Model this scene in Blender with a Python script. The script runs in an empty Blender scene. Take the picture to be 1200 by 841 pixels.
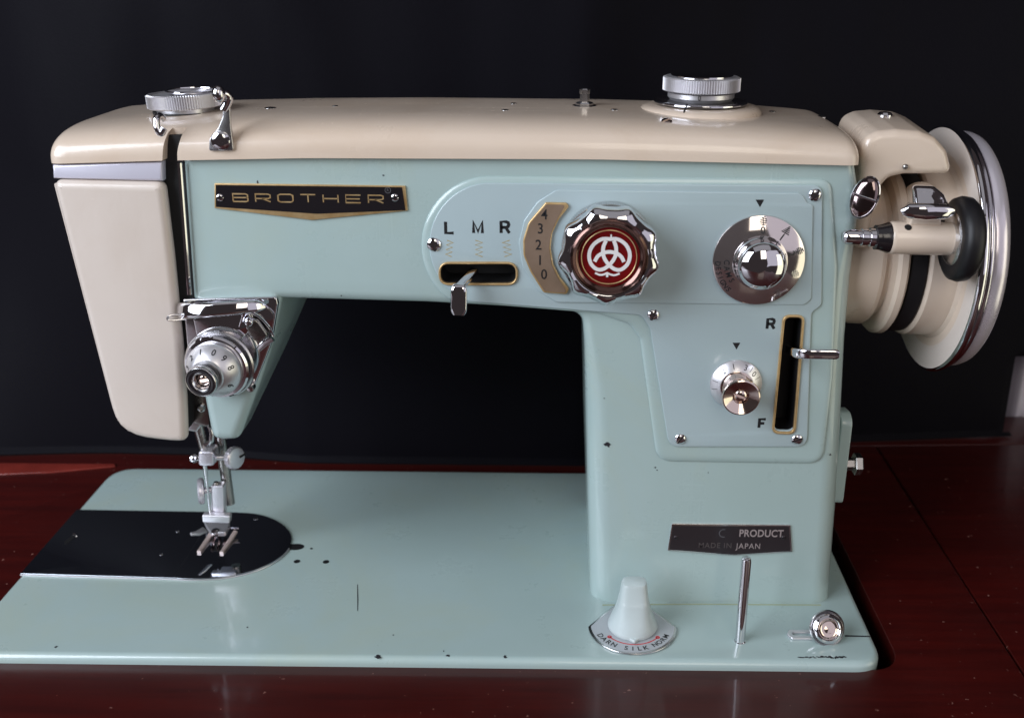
import bpy, bmesh, math, random
from math import pi, sin, cos, radians, sqrt
from mathutils import Vector, Matrix, geometry, noise
random.seed(4)
S = 0.001                      # every length below is in millimetres
scn = bpy.context.scene
COL = scn.collection

# ------------------------------------------------------------ camera
FPX, PPX, PPY = 1182.0, 652.0, 420.0
PITCH, ROLL = radians(21.6), radians(0.6)
EYE = Vector((0.0, -362.0, 281.0))
fw = Vector((0, cos(PITCH), -sin(PITCH))); rt = Vector((1, 0, 0)); dn = fw.cross(rt)
rr = rt * cos(ROLL) - dn * sin(ROLL)
dd = dn * cos(ROLL) + rt * sin(ROLL)
cam_data = bpy.data.cameras.new('camera')
cam = bpy.data.objects.new('camera', cam_data); COL.objects.link(cam)
cam_data.sensor_fit = 'HORIZONTAL'; cam_data.sensor_width = 36.0
cam_data.lens = FPX / 1200 * 36.0
cam_data.shift_x = -(PPX - 600) / 1200
cam_data.dof.use_dof = True; cam_data.dof.focus_distance = 0.43; cam_data.dof.aperture_fstop = 11
cam_data.clip_start = 0.02; cam_data.clip_end = 50
M = Matrix((( rr.x, -dd.x, -fw.x, EYE.x * S), (rr.y, -dd.y, -fw.y, EYE.y * S), (rr.z, -dd.z, -fw.z, EYE.z * S), (0, 0, 0, 1)))
cam.matrix_world = M
scn.camera = cam

# ------------------------------------------------------------ world, lamps, exposure
w = bpy.data.worlds.new('World'); scn.world = w; w.use_nodes = True
bg = w.node_tree.nodes['Background']
bg.inputs[0].default_value = (0.60, 0.48, 0.50, 1); bg.inputs[1].default_value = 0.06
def area(name, loc, target, sx, sy, power, color):
    l = bpy.data.lights.new(name, 'AREA'); l.shape = 'RECTANGLE'; l.size = sx; l.size_y = sy
    l.energy = power; l.color = color
    o = bpy.data.objects.new(name, l); COL.objects.link(o)
    o.location = loc
    o.rotation_euler = (Vector(target) - Vector(loc)).to_track_quat('-Z', 'Y').to_euler()
    return o
area('window_light', (-1.05, -0.68, 0.72), (-0.05, 0.05, 0.12), 0.95, 1.0, 22.5, (0.84, 0.90, 1.0))
area('room_window_light', (1.50, -1.45, 0.80), (0.05, 0.05, 0.12), 2.1, 1.9, 6.8, (0.90, 0.87, 1.0))
area('pillar_streak_light', (1.26, -0.52, 0.08), (0.1, 0.05, 0.12), 0.65, 1.3, 3.4, (1.0, 0.97, 0.72))  # added warm lamp at right, for the highlight streak down the pillar
area('doorway_light', (0.30, -1.75, 1.15), (0, 0.05, 0.12), 0.55, 1.05, 4.6, (1.0, 0.92, 0.80))
area('ceiling_bounce_fill', (0.1, -0.75, 2.1), (0, -0.1, 0.1), 2.2, 1.8, 3.4, (0.93, 0.93, 1.0))  # added fill standing for ceiling bounce, gives the chrome something to reflect
scn.view_settings.view_transform = 'Standard'; scn.view_settings.look = 'None'
scn.view_settings.exposure = 0.16; scn.view_settings.gamma = 1.0
scn.cycles.max_bounces = 8; scn.cycles.glossy_bounces = 5

# ------------------------------------------------------------ helpers
def P(px, py, X=None, Y=None, Z=None):
    """point of the machine seen at photo coordinates, on a known plane (mm)"""
    v = fw + rr * ((px - PPX) / FPX) + dd * ((py - PPY) / FPX)
    if X is not None: t = (X - EYE.x) / v.x
    elif Y is not None: t = (Y - EYE.y) / v.y
    else: t = (Z - EYE.z) / v.z
    return EYE + v * t
YF = 38.0                      # front plane of arm and pillar
def F2(pts, Y=YF): return [(P(a, b, Y=Y).x, P(a, b, Y=Y).z) for a, b in pts]
def B2(pts, Z=0.0): return [(P(a, b, Z=Z).x, P(a, b, Z=Z).y) for a, b in pts]

def geo(verts, faces): return ([Vector(v) for v in verts], [tuple(f) for f in faces])
def join(*gs):
    V, Fc = [], []
    for v, f in gs:
        n = len(V); V += list(v); Fc += [tuple(i + n for i in q) for q in f]
    return V, Fc
def make(name, g, mat, parent=None, smooth=True, angle=32, fix=True, bevel=None):
    me = bpy.data.meshes.new(name)
    me.from_pydata([tuple(Vector(v) * S) for v in g[0]], [], [list(f) for f in g[1]])
    me.validate()
    bm = bmesh.new(); bm.from_mesh(me)
    bmesh.ops.remove_doubles(bm, verts=bm.verts, dist=1e-7)
    if fix: bmesh.ops.recalc_face_normals(bm, faces=bm.faces)
    bm.to_mesh(me); bm.free()
    for p in me.polygons: p.use_smooth = smooth
    if smooth: me.set_sharp_from_angle(angle=radians(angle))
    if mat: me.materials.append(mat)
    o = bpy.data.objects.new(name, me); COL.objects.link(o)
    if parent: o.parent = parent
    if bevel:
        m = o.modifiers.new('edge', 'BEVEL'); m.width = bevel * S; m.segments = 3; m.limit_method = 'ANGLE'
        m.angle_limit = radians(40)
        bake(o, angle)
    return o
def bake(o, angle=32):
    dg = bpy.context.evaluated_depsgraph_get(); dg.update()
    me = bpy.data.meshes.new_from_object(o.evaluated_get(dg))
    o.modifiers.clear(); o.data = me
    for p in me.polygons: p.use_smooth = True
    me.set_sharp_from_angle(angle=radians(angle))
def cut(o, cutter):
    m = o.modifiers.new('cut', 'BOOLEAN'); m.operation = 'DIFFERENCE'; m.solver = 'EXACT'; m.object = cutter
    bake(o)
    bpy.data.objects.remove(cutter)

def frame(n, up=(0, 0, 1)):
    n = Vector(n).normalized(); up = Vector(up)
    if abs(n.dot(up)) > .97: up = Vector((0, 1, 0))
    u = up.cross(n).normalized(); v = n.cross(u)
    return u, v, n
def lathe(c, n, prof, seg=64, rf=None, up=(0, 0, 1)):
    """turn (radius, height) pairs about the axis n standing on c"""
    u, v, n = frame(n, up); c = Vector(c)
    V, Fc = [], []
    k = len(prof)
    for i in range(seg):
        a = 2 * pi * i / seg
        for j, (r, h) in enumerate(prof):
            q = rf(a, j, r) if rf else r
            V.append(c + u * (q * cos(a)) + v * (q * sin(a)) + n * h)
    for i in range(seg):
        m = (i + 1) % seg
        for j in range(k - 1):
            Fc.append((i * k + j, m * k + j, m * k + j + 1, i * k + j + 1))
    if prof[0][0] > .02 and prof[-1][0] > .02:          # a ring: close the section on itself
        for i in range(seg):
            m = (i + 1) % seg; Fc.append((i * k + k - 1, m * k + k - 1, m * k, i * k))
        return V, Fc
    if prof[0][0] > .02: Fc.append(tuple(i * k for i in range(seg)))
    if prof[-1][0] > .02: Fc.append(tuple(i * k + k - 1 for i in reversed(range(seg))))
    return V, Fc
def rounded_cyl(r, h0, h1, e=0.5, inner=None):
    p = [(0, h0), (r - e, h0), (r - e * .3, h0 + e * .3), (r, h0 + e), (r, h1 - e), (r - e * .3, h1 - e * .3), (r - e, h1), (0, h1)]
    return p
def tube(pts, r, seg=12, caps=True):
    pts = [Vector(p) for p in pts]; n = len(pts)
    rs = r if isinstance(r, (list, tuple)) else [r] * n
    V, Fc = [], []
    ref = None
    for i, p in enumerate(pts):
        t = (pts[min(i + 1, n - 1)] - pts[max(i - 1, 0)]).normalized()
        if ref is None:
            ref = t.orthogonal().normalized()
        ref = (ref - t * ref.dot(t)).normalized(); b = t.cross(ref)
        for s in range(seg):
            a = 2 * pi * s / seg
            V.append(p + ref * (rs[i] * cos(a)) + b * (rs[i] * sin(a)))
    for i in range(n - 1):
        for s in range(seg):
            m = (s + 1) % seg
            Fc.append((i * seg + s, i * seg + m, (i + 1) * seg + m, (i + 1) * seg + s))
    if caps:
        Fc.append(tuple(range(seg))); Fc.append(tuple((n - 1) * seg + s for s in range(seg)))
    return V, Fc
def smooth_path(pts, n=8, closed=False):
    out = []; k = len(pts); P_ = [Vector(p) for p in pts]
    rng = range(k) if closed else range(k - 1)
    for i in rng:
        p0 = P_[(i - 1) % k] if (closed or i > 0) else P_[0]
        p1 = P_[i]; p2 = P_[(i + 1) % k]
        p3 = P_[(i + 2) % k] if (closed or i + 2 < k) else P_[-1]
        for s in range(n):
            t = s / n
            out.append(0.5 * ((2 * p1) + (p2 - p0) * t + (2 * p0 - 5 * p1 + 4 * p2 - p3) * t * t + (3 * p1 - p0 - 3 * p2 + p3) * t ** 3))
    if not closed: out.append(P_[-1])
    return out
def rpoly(pts, r, n=7):
    """round the corners of a 2D polygon; r one radius or one per corner"""
    k = len(pts); R = r if isinstance(r, (list, tuple)) else [r] * k
    out = []
    for i in range(k):
        p = Vector(pts[i]); a = Vector(pts[i - 1]) - p; b = Vector(pts[(i + 1) % k]) - p
        la, lb = a.length, b.length
        if R[i] <= 0: out.append(tuple(p)); continue
        a.normalize(); b.normalize()
        ang = a.angle(b); d = min(R[i] / math.tan(ang / 2), la * .49, lb * .49)
        if ang > pi - .02: out.append(tuple(p)); continue
        for s in range(n + 1):
            t = s / n
            q = (p + a * d) * (1 - t) ** 2 + p * 2 * t * (1 - t) + (p + b * d) * t * t
            out.append(tuple(q))
    return out
def circle(c, rx, ry=None, n=40, a0=0):
    ry = ry or rx
    return [(c[0] + rx * cos(a0 + 2 * pi * i / n), c[1] + ry * sin(a0 + 2 * pi * i / n)) for i in range(n)]
FRONT = lambda Y: (Vector((0, Y, 0)), Vector((1, 0, 0)), Vector((0, 0, 1)), Vector((0, -1, 0)))
TOP = lambda Z: (Vector((0, 0, Z)), Vector((1, 0, 0)), Vector((0, 1, 0)), Vector((0, 0, 1)))
def plate(outer, fr, depth, bevel=0.0, holes=(), res=3):
    """a flat plate with rounded edges: outline in the frame fr=(origin,u,v,n), thickness along n"""
    cu = bpy.data.curves.new('c', 'CURVE'); cu.dimensions = '2D'; cu.fill_mode = 'BOTH'
    for ring in [outer] + list(holes):
        sp = cu.splines.new('POLY'); sp.points.add(len(ring) - 1); sp.use_cyclic_u = True
        for q, p in zip(sp.points, ring): q.co = (p[0], p[1], 0, 1)
    cu.extrude = max(depth / 2 - bevel, 0.0); cu.bevel_depth = bevel; cu.bevel_resolution = res; cu.offset = -bevel
    o = bpy.data.objects.new('c', cu); COL.objects.link(o)
    dg = bpy.context.evaluated_depsgraph_get(); dg.update()
    me = bpy.data.meshes.new_from_object(o.evaluated_get(dg))
    og, u, v, n = [Vector(x) for x in fr]
    V = [og + u * q.co.x + v * q.co.y + n * (q.co.z + depth / 2) for q in me.vertices]
    Fc = [tuple(p.vertices) for p in me.polygons]
    bpy.data.objects.remove(o); bpy.data.curves.remove(cu); bpy.data.meshes.remove(me)
    return V, Fc
def lettering(s, size, c, u, v, thick=0.06, sx=1.0, fat=0.0, spacing=1.0):
    """printed letters standing a hair proud, centred on c in the plane (u, v)"""
    cu = bpy.data.curves.new('t', 'FONT'); cu.body = s; cu.size = size; cu.extrude = thick / 2
    cu.align_x = 'CENTER'; cu.align_y = 'CENTER'; cu.offset = fat; cu.space_character = spacing; cu.resolution_u = 4
    o = bpy.data.objects.new('t', cu); COL.objects.link(o)
    dg = bpy.context.evaluated_depsgraph_get(); dg.update()
    me = bpy.data.meshes.new_from_object(o.evaluated_get(dg))
    u = Vector(u).normalized(); v = Vector(v).normalized(); n = u.cross(v); c = Vector(c)
    V = [c + u * (q.co.x * sx) + v * q.co.y + n * (q.co.z + thick / 2) for q in me.vertices]
    Fc = [tuple(p.vertices) for p in me.polygons]
    bpy.data.objects.remove(o); bpy.data.curves.remove(cu); bpy.data.meshes.remove(me)
    return V, Fc
def stroke(pts, wdt, c, u, v, thick=0.08, closed=False, taper=False):
    """a flat ribbon of width wdt following 2D points"""
    c = Vector(c); u = Vector(u); v = Vector(v); n = u.cross(v)
    q = [Vector((p[0], p[1])) for p in pts]; k = len(q); V = []; Fc = []
    for i in range(k):
        a = q[(i - 1) % k] if (closed or i) else q[i]
        b = q[(i + 1) % k] if (closed or i < k - 1) else q[i]
        t = (b - a).normalized(); m = Vector((-t.y, t.x))
        # mitre
        h = wdt / 2
        if (closed or 0 < i < k - 1):
            t1 = (q[i] - q[(i - 1) % k]).normalized(); cs = max(.72, abs(t1.dot(t)))
            h = h / cs
        if taper: h *= max(.15, sin(pi * i / (k - 1)))
        for sgn in (1, -1):
            p2 = q[i] + m * h * sgn
            V.append(c + u * p2.x + v * p2.y); V.append(c + u * p2.x + v * p2.y + n * thick)
    for i in range(k if closed else k - 1):
        j = (i + 1) % k
        a, b = i * 4, j * 4
        Fc += [(a + 1, b + 1, b + 3, a + 3), (a, b, b + 1, a + 1), (a + 2, a + 3, b + 3, b + 2), (a, a + 2, b + 2, b)]
    if not closed: Fc += [(0, 1, 3, 2), (4 * k - 4, 4 * k - 2, 4 * k - 1, 4 * k - 3)]
    return V, Fc
def box(x0, x1, y0, y1, z0, z1):
    V = [Vector((x, y, z)) for x in (x0, x1) for y in (y0, y1) for z in (z0, z1)]
    return V, [(0, 1, 3, 2), (4, 6, 7, 5), (0, 4, 5, 1), (2, 3, 7, 6), (0, 2, 6, 4), (1, 5, 7, 3)]

# ------------------------------------------------------------ materials
def mat(name, col, rough=.4, metal=0.0, coat=0.0, coat_r=.06, spec=.5, var=None, var_scale=8, bump=0.0, bump_scale=400, rvar=0.0, trans=0.0, stretch=None, sheen=0.0, tint2=None):
    m = bpy.data.materials.new(name); m.use_nodes = True
    nt = m.node_tree; b = nt.nodes['Principled BSDF']
    b.inputs['Base Color'].default_value = (*col, 1); b.inputs['Roughness'].default_value = rough
    b.inputs['Metallic'].default_value = metal; b.inputs['Coat Weight'].default_value = coat
    b.inputs['Coat Roughness'].default_value = coat_r; b.inputs['Specular IOR Level'].default_value = spec
    b.inputs['Transmission Weight'].default_value = trans
    b.inputs['Sheen Weight'].default_value = sheen
    tc = nt.nodes.new('ShaderNodeTexCoord'); mp = nt.nodes.new('ShaderNodeMapping')
    nt.links.new(tc.outputs['Object'], mp.inputs[0])
    if stretch: mp.inputs['Scale'].default_value = stretch
    if var:
        n = nt.nodes.new('ShaderNodeTexNoise'); n.inputs['Scale'].default_value = var_scale; n.inputs['Detail'].default_value = 7; n.inputs['Roughness'].default_value = .62
        nt.links.new(mp.outputs[0], n.inputs['Vector'])
        cr = nt.nodes.new('ShaderNodeValToRGB'); cr.color_ramp.elements[0].position = .32; cr.color_ramp.elements[1].position = .68
        cr.color_ramp.elements[0].color = (*var, 1); cr.color_ramp.elements[1].color = (*col, 1)
        nt.links.new(n.outputs[0], cr.inputs[0]); nt.links.new(cr.outputs[0], b.inputs['Base Color'])
    if rvar:
        n2 = nt.nodes.new('ShaderNodeTexNoise'); n2.inputs['Scale'].default_value = 22; n2.inputs['Detail'].default_value = 8; n2.inputs['Roughness'].default_value = .7
        nt.links.new(tc.outputs['Object'], n2.inputs['Vector'])
        mr = nt.nodes.new('ShaderNodeMapRange'); mr.inputs[1].default_value = .35; mr.inputs[2].default_value = .7
        mr.inputs[3].default_value = max(0.02, rough - rvar); mr.inputs[4].default_value = rough + rvar
        nt.links.new(n2.outputs[0], mr.inputs[0]); nt.links.new(mr.outputs[0], b.inputs['Roughness'])
        if coat:
            mr2 = nt.nodes.new('ShaderNodeMapRange'); mr2.inputs[1].default_value = .35; mr2.inputs[2].default_value = .75
            mr2.inputs[3].default_value = coat_r; mr2.inputs[4].default_value = coat_r + rvar
            nt.links.new(n2.outputs[0], mr2.inputs[0]); nt.links.new(mr2.outputs[0], b.inputs['Coat Roughness'])
    if bump:
        n3 = nt.nodes.new('ShaderNodeTexNoise'); n3.inputs['Scale'].default_value = bump_scale; n3.inputs['Detail'].default_value = 3
        nt.links.new(mp.outputs[0], n3.inputs['Vector'])
        bp = nt.nodes.new('ShaderNodeBump'); bp.inputs['Strength'].default_value = bump; bp.inputs['Distance'].default_value = .0005
        nt.links.new(n3.outputs[0], bp.inputs['Height']); nt.links.new(bp.outputs[0], b.inputs['Normal'])
        if coat: nt.links.new(bp.outputs[0], b.inputs['Coat Normal'])
    return m
MT = {}
MT['green'] = mat('green_enamel', (.41, .525, .52), .32, coat=.85, coat_r=.07, var=(.385, .50, .485), var_scale=14, bump=.05, bump_scale=260, rvar=.07)
MT['green2'] = mat('panel_enamel', (.415, .515, .54), .35, coat=.6, coat_r=.10, var=(.395, .495, .515), var_scale=18, bump=.04, bump_scale=260, rvar=.07)
MT['cream'] = mat('cream_enamel', (.72, .60, .49), .33, coat=.8, coat_r=.09, var=(.68, .555, .445), var_scale=12, bump=.05, bump_scale=240, rvar=.06)
MT['creamgrey'] = mat('greyed_cream_enamel', (.71, .63, .565), .38, coat=.5, coat_r=.11, var=(.675, .595, .53), var_scale=10, bump=.04, bump_scale=240, rvar=.06)
MT['chrome'] = mat('chrome', (.72, .71, .74), .055, metal=1, rvar=.03)
MT['dialface'] = mat('peach_dial_face', (.76, .69, .67), .09, metal=.94, rvar=.04)
MT['darkchrome'] = mat('dark_reflection_chrome', (.26, .20, .20), .12, metal=1, rvar=.04)  # dark colour paints in the dark surroundings this chrome mirrors
MT['satin'] = mat('satin_metal', (.62, .61, .62), .24, metal=1, rvar=.08)
MT['softchrome'] = mat('brushed_chrome', (.66, .64, .70), .15, metal=1, rvar=.05)
MT['nickel'] = mat('white_nickel', (.74, .72, .78), .30, metal=.72, rvar=.06)
MT['alu'] = mat('bright_aluminium', (.74, .73, .76), .34, metal=.78, rvar=.06)
MT['band'] = mat('silver_lacquer_band', (.70, .69, .80), .35, metal=.25, coat=.3, rvar=.05)
MT['steel'] = mat('worn_steel', (.40, .39, .38), .28, metal=1, rvar=.1, var=(.30, .28, .26), var_scale=60)
MT['mirror'] = mat('polished_slide_plate', (.50, .53, .58), .06, metal=1, rvar=.035)
MT['black'] = mat('black_recess', (.006, .006, .007), .6)
MT['blackgloss'] = mat('black_gloss', (.012, .010, .012), .22, coat=.5)
MT['ink'] = mat('black_ink', (.012, .012, .014), .5)
MT['greyink'] = mat('grey_ink', (.10, .10, .11), .5)
MT['gold'] = mat('gold_metal', (.66, .48, .25), .36, metal=.55, var=(.52, .33, .14), var_scale=200, rvar=.08)
MT['brass'] = mat('bronze_window', (.34, .245, .18), .38, metal=.3, coat=.5, var=(.25, .17, .11), var_scale=40)
MT['goldprint'] = mat('gold_print', (.42, .32, .13), .5)
MT['red'] = mat('red_enamel', (.20, .004, .005), .22, coat=1, coat_r=.04, var=(.09, .002, .003), var_scale=60)
MT['redbrown'] = mat('bronze_ring', (.17, .10, .085), .16, metal=1)
MT['white'] = mat('white_print', (.78, .76, .76), .45)
MT['ivory'] = mat('white_plastic', (.58, .66, .67), .32, coat=.3, coat_r=.15, var=(.52, .60, .60), var_scale=40, rvar=.05)
MT['rubber'] = mat('black_rubber', (.008, .0075, .009), .45, spec=.4)
MT['redprint'] = mat('red_print', (.55, .03, .04), .45)
MT['chip'] = mat('bare_iron_chip', (.018, .016, .022), .65)
MT['label'] = mat('dark_nameplate', (.035, .028, .032), .25, metal=.3, rvar=.05)
MT['groove'] = mat('aged_varnish_line', (.36, .40, .25), .5)
MT['peach'] = mat('peach_steel', (.62, .50, .46), .4, metal=.5)
MT['reflector'] = mat('peach_chrome', (.78, .66, .60), .10, metal=1)
MT['curtain'] = mat('pale_curtain', (.50, .47, .56), .85)

def age(m, tint, amount, scratch):
    amount *= 1.25
    nt = m.node_tree; b = nt.nodes['Principled BSDF']; tc = nt.nodes.new('ShaderNodeTexCoord')
    src = b.inputs['Base Color'].links[0].from_socket
    n = nt.nodes.new('ShaderNodeTexNoise'); n.inputs['Scale'].default_value = 9; n.inputs['Detail'].default_value = 8; n.inputs['Roughness'].default_value = .68; n.inputs['Distortion'].default_value = .6
    nt.links.new(tc.outputs['Object'], n.inputs['Vector'])
    mr = nt.nodes.new('ShaderNodeMapRange'); mr.inputs[1].default_value = .48; mr.inputs[2].default_value = .78; mr.inputs[4].default_value = amount
    nt.links.new(n.outputs[0], mr.inputs[0])
    mx = nt.nodes.new('ShaderNodeMix'); mx.data_type = 'RGBA'; mx.inputs[7].default_value = (*tint, 1)
    nt.links.new(mr.outputs[0], mx.inputs[0]); nt.links.new(src, mx.inputs[6])
    # tiny dark pits and dust
    v = nt.nodes.new('ShaderNodeTexVoronoi'); v.inputs['Scale'].default_value = 95; v.inputs['Randomness'].default_value = 1
    nt.links.new(tc.outputs['Object'], v.inputs['Vector'])
    g = nt.nodes.new('ShaderNodeTexNoise'); g.inputs['Scale'].default_value = 26; nt.links.new(tc.outputs['Object'], g.inputs['Vector'])
    th = nt.nodes.new('ShaderNodeMapRange'); th.inputs[1].default_value = .56; th.inputs[2].default_value = .72; th.inputs[4].default_value = .050
    nt.links.new(g.outputs[0], th.inputs[0])
    lt = nt.nodes.new('ShaderNodeMath'); lt.operation = 'LESS_THAN'; nt.links.new(v.outputs['Distance'], lt.inputs[0]); nt.links.new(th.outputs[0], lt.inputs[1])
    m2 = nt.nodes.new('ShaderNodeMix'); m2.data_type = 'RGBA'; m2.inputs[7].default_value = (.10, .11, .10, 1)
    sc = nt.nodes.new('ShaderNodeMath'); sc.operation = 'MULTIPLY'; sc.inputs[1].default_value = .6; nt.links.new(lt.outputs[0], sc.inputs[0])
    nt.links.new(sc.outputs[0], m2.inputs[0]); nt.links.new(mx.outputs[2], m2.inputs[6]); nt.links.new(m2.outputs[2], b.inputs['Base Color'])
    # fine rubbing in the gloss
    for k, st in enumerate(((6, 260, 260), (260, 260, 5))):
        mp = nt.nodes.new('ShaderNodeMapping'); mp.inputs['Scale'].default_value = st; mp.inputs['Rotation'].default_value = (0, .35 * (k - .5), .3)
        nt.links.new(tc.outputs['Object'], mp.inputs[0])
        s1 = nt.nodes.new('ShaderNodeTexNoise'); s1.inputs['Scale'].default_value = 1.6; s1.inputs['Detail'].default_value = 3; nt.links.new(mp.outputs[0], s1.inputs['Vector'])
        r1_ = nt.nodes.new('ShaderNodeMapRange'); r1_.inputs[1].default_value = .60; r1_.inputs[2].default_value = .72; r1_.inputs[4].default_value = scratch
        nt.links.new(s1.outputs[0], r1_.inputs[0])
        for nm in ('Roughness', 'Coat Roughness'):
            old = b.inputs[nm].links[0].from_socket; ad = nt.nodes.new('ShaderNodeMath'); ad.operation = 'ADD'
            nt.links.new(old, ad.inputs[0]); nt.links.new(r1_.outputs[0], ad.inputs[1]); nt.links.new(ad.outputs[0], b.inputs[nm])
age(MT['green'], (.43, .50, .40), .55, .10); age(MT['green2'], (.44, .51, .46), .4, .10)
age(MT['cream'], (.58, .43, .30), .5, .12); age(MT['creamgrey'], (.58, .48, .40), .5, .12)
def wood_mat():
    m = mat('red_lacquered_wood', (.15, .012, .007), .42, coat=.28, coat_r=.07, spec=.3, rvar=.05, bump=.03, bump_scale=30)
    nt = m.node_tree; b = nt.nodes['Principled BSDF']
    tc = nt.nodes.new('ShaderNodeTexCoord'); mp = nt.nodes.new('ShaderNodeMapping'); mp.inputs['Scale'].default_value = (4, 60, 60)
    nt.links.new(tc.outputs['Object'], mp.inputs[0])
    n = nt.nodes.new('ShaderNodeTexNoise'); n.inputs['Scale'].default_value = 3; n.inputs['Detail'].default_value = 9; n.inputs['Roughness'].default_value = .7
    nt.links.new(mp.outputs[0], n.inputs['Vector'])
    cr = nt.nodes.new('ShaderNodeValToRGB'); e = cr.color_ramp.elements
    e[0].position = .3; e[0].color = (.030, .0019, .0016, 1); e[1].position = .72; e[1].color = (.062, .0040, .0026, 1)
    nt.links.new(n.outputs[0], cr.inputs[0])
    # dust specks and small scuffs
    sp = nt.nodes.new('ShaderNodeTexNoise'); sp.inputs['Scale'].default_value = 330; sp.inputs['Detail'].default_value = 2
    nt.links.new(tc.outputs['Object'], sp.inputs['Vector'])
    c2 = nt.nodes.new('ShaderNodeValToRGB'); c2.color_ramp.elements[0].position = .73; c2.color_ramp.elements[1].position = .78
    nt.links.new(sp.outputs[0], c2.inputs[0])
    mx = nt.nodes.new('ShaderNodeMix'); mx.data_type = 'RGBA'
    nt.links.new(c2.outputs[0], mx.inputs[0]); nt.links.new(cr.outputs[0], mx.inputs[6]); mx.inputs[7].default_value = (.22, .10, .08, 1)
    nt.links.new(mx.outputs[2], b.inputs['Base Color'])
    return m
MT['wood'] = wood_mat()
MT['cloth'] = mat('black_cloth', (.0042, .0038, .0062), .62, sheen=.015, bump=.25, bump_scale=900, spec=.055)

# ------------------------------------------------------------ things
def thing(o, label, cat):
    o['label'] = label; o['category'] = cat; return o
def stuff(o): o['kind'] = 'stuff'; return o

# wooden table, cut out round the machine bed
TZ = -4.3
table = bpy.data.objects.new('wooden_table', None); COL.objects.link(table)
thing(table, 'glossy dark red lacquered wooden table top the machine is set into', 'table')
hole = rpoly([(-256, -3.5), (152, -3.5), (152, 162), (-256, 162)], [4, 15, 6, 6])
make('table_top', plate([(-760, -330), (203.2, -330), (203.2, 215), (-760, 181)], TOP(TZ - 22), 22, .7, [hole]), MT['wood'], table)
make('side_leaf', plate([(204.4, -330), (330, -330), (330, 221), (204.4, 215)], TOP(TZ - 22), 21.6, .9), MT['wood'], table)
make('rear_rail', plate([(-760, 181.6), (203, 215.6), (330, 221.6), (330, 262), (-760, 262)], TOP(TZ - 22), 21.8, .6), MT['wood'], table)
MT['sheenwood'] = mat('sheen_red_lacquer', (.24, .030, .020), .30, coat=.8, coat_r=.06, var=(.14, .014, .009), var_scale=30)  # lighter red paints the sheen along the table's back left edge
make('sheen_strip', plate(B2([(-330, 541), (-330, 560), (0, 556.5), (60, 554), (135, 547), (135, 544)], TZ), TOP(TZ + .02), .9, .35), MT['sheenwood'], table)
make('well', join(box(-262, 158, -8, -4.2, -70, -28), box(-262, 158, 164, 168, -70, -28), box(-262, -257, -4, 163, -70, -28), box(153, 158, -4, 163, -70, -28), box(-262, 158, -8, 168, -74, -71)), MT['black'], table, smooth=False)

# black cloth
def lin(tab, x):
    for (a, b), (c, d) in zip(tab, tab[1:]):
        if x <= c: return b + (d - b) * max(0, (x - a)) / (c - a)
    return tab[-1][1]
CUT0, CUT1 = P(1181, 508, Y=222), P(1191, 436, Y=226)
CUTK = (CUT1.x - CUT0.x) / (CUT1.z - CUT0.z); CUTZ = P(1195, 420, Y=226).z
def cloth_mesh():
    V, Fc = [], []; nx, nz = 300, 90
    for i in range(nx + 1):
        X = -780 + 1350 * i / nx
        yb = lin([(-800, 185), (-210, 185), (-150, 176.5), (15, 176.5), (110, 200), (190, 213.5), (292, 224), (600, 240)], X) - 4
        for j in range(nz + 1):
            Z = TZ + 2.6 + 640 * (j / nz) ** 1.25
            h = Z / 640
            a = max(0.0, min(1.0, (-150 - X) / 250))
            f = a * (15 * sin(X * .030 + 1.4 * h) + 8 * sin(X * .017 + 2.0 + h * 2)) * min(1, .25 + h * 2)
            f += (5 * sin(X * .018 + h * 3) + 3 * sin(X * .011 - h * 9 + 1) + 9 * noise.noise(Vector((X * .012, h * 4, 3))) + 2.5 * noise.noise(Vector((X * .035 + h * 3, h * 9, 8)))) * min(1, h * 2.5)
            wrap = min(max(0, (-255 + 25 * h) - X) ** 2 * .0065, 140) * min(1, h * 4)
            V.append(Vector((X, wrap + yb + 6 + 22 * h - f * .8 + 6, Z)))
    for i in range(nx):
        for j in range(nz):
            a = i * (nz + 1) + j
            c = (V[a] + V[a + nz + 2]) / 2
            if c.x > CUT0.x + (c.z - CUT0.z) * CUTK and c.z < CUTZ: continue
            Fc.append((a, a + nz + 1, a + nz + 2, a + 1))
    # hem lying on the table
    for i in range(nx):
        a = i * (nz + 1)
        if V[a].x > 292: continue
        n = len(V); V += [V[a] + Vector((0, -3.5, -.9)), V[a + nz + 1] + Vector((0, -3.5, -.9))]
        Fc.append((n, n + 1, a + nz + 1, a))
    return V, Fc
cl = make('backdrop_cloth', cloth_mesh(), MT['cloth'], fix=False, angle=80)
so = cl.modifiers.new('thickness', 'SOLIDIFY'); so.thickness = .0007
thing(cl, 'plain black cloth hung as a backdrop behind the sewing machine', 'cloth')
def curtain_mesh():
    V, Fc = [], []; n = 60
    for i in range(n + 1):
        X = 290 + 160 * i / n
        Y = 268 + 5 * sin(i * .55) + 2 * sin(i * 1.3)
        for Z in (TZ - 200, 30, 80, 240): V.append(Vector((X, Y + Z * .01, Z)))
    for i in range(n):
        for j in range(3):
            a = i * 4 + j; Fc.append((a, a + 4, a + 5, a + 1))
    return V, Fc
cu_ = make('curtain', curtain_mesh(), MT['curtain'], fix=False, angle=80)
cu_.modifiers.new('thickness', 'SOLIDIFY').thickness = .001
thing(cu_, 'pale lilac curtain glimpsed past the right edge of the black cloth', 'curtain')

# ------------------------------------------------------------ the sewing machine
root = bpy.data.objects.new('sewing_machine', None); COL.objects.link(root)
thing(root, 'vintage mint green and cream sewing machine with chrome dials on red table', 'sewing machine')

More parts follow.
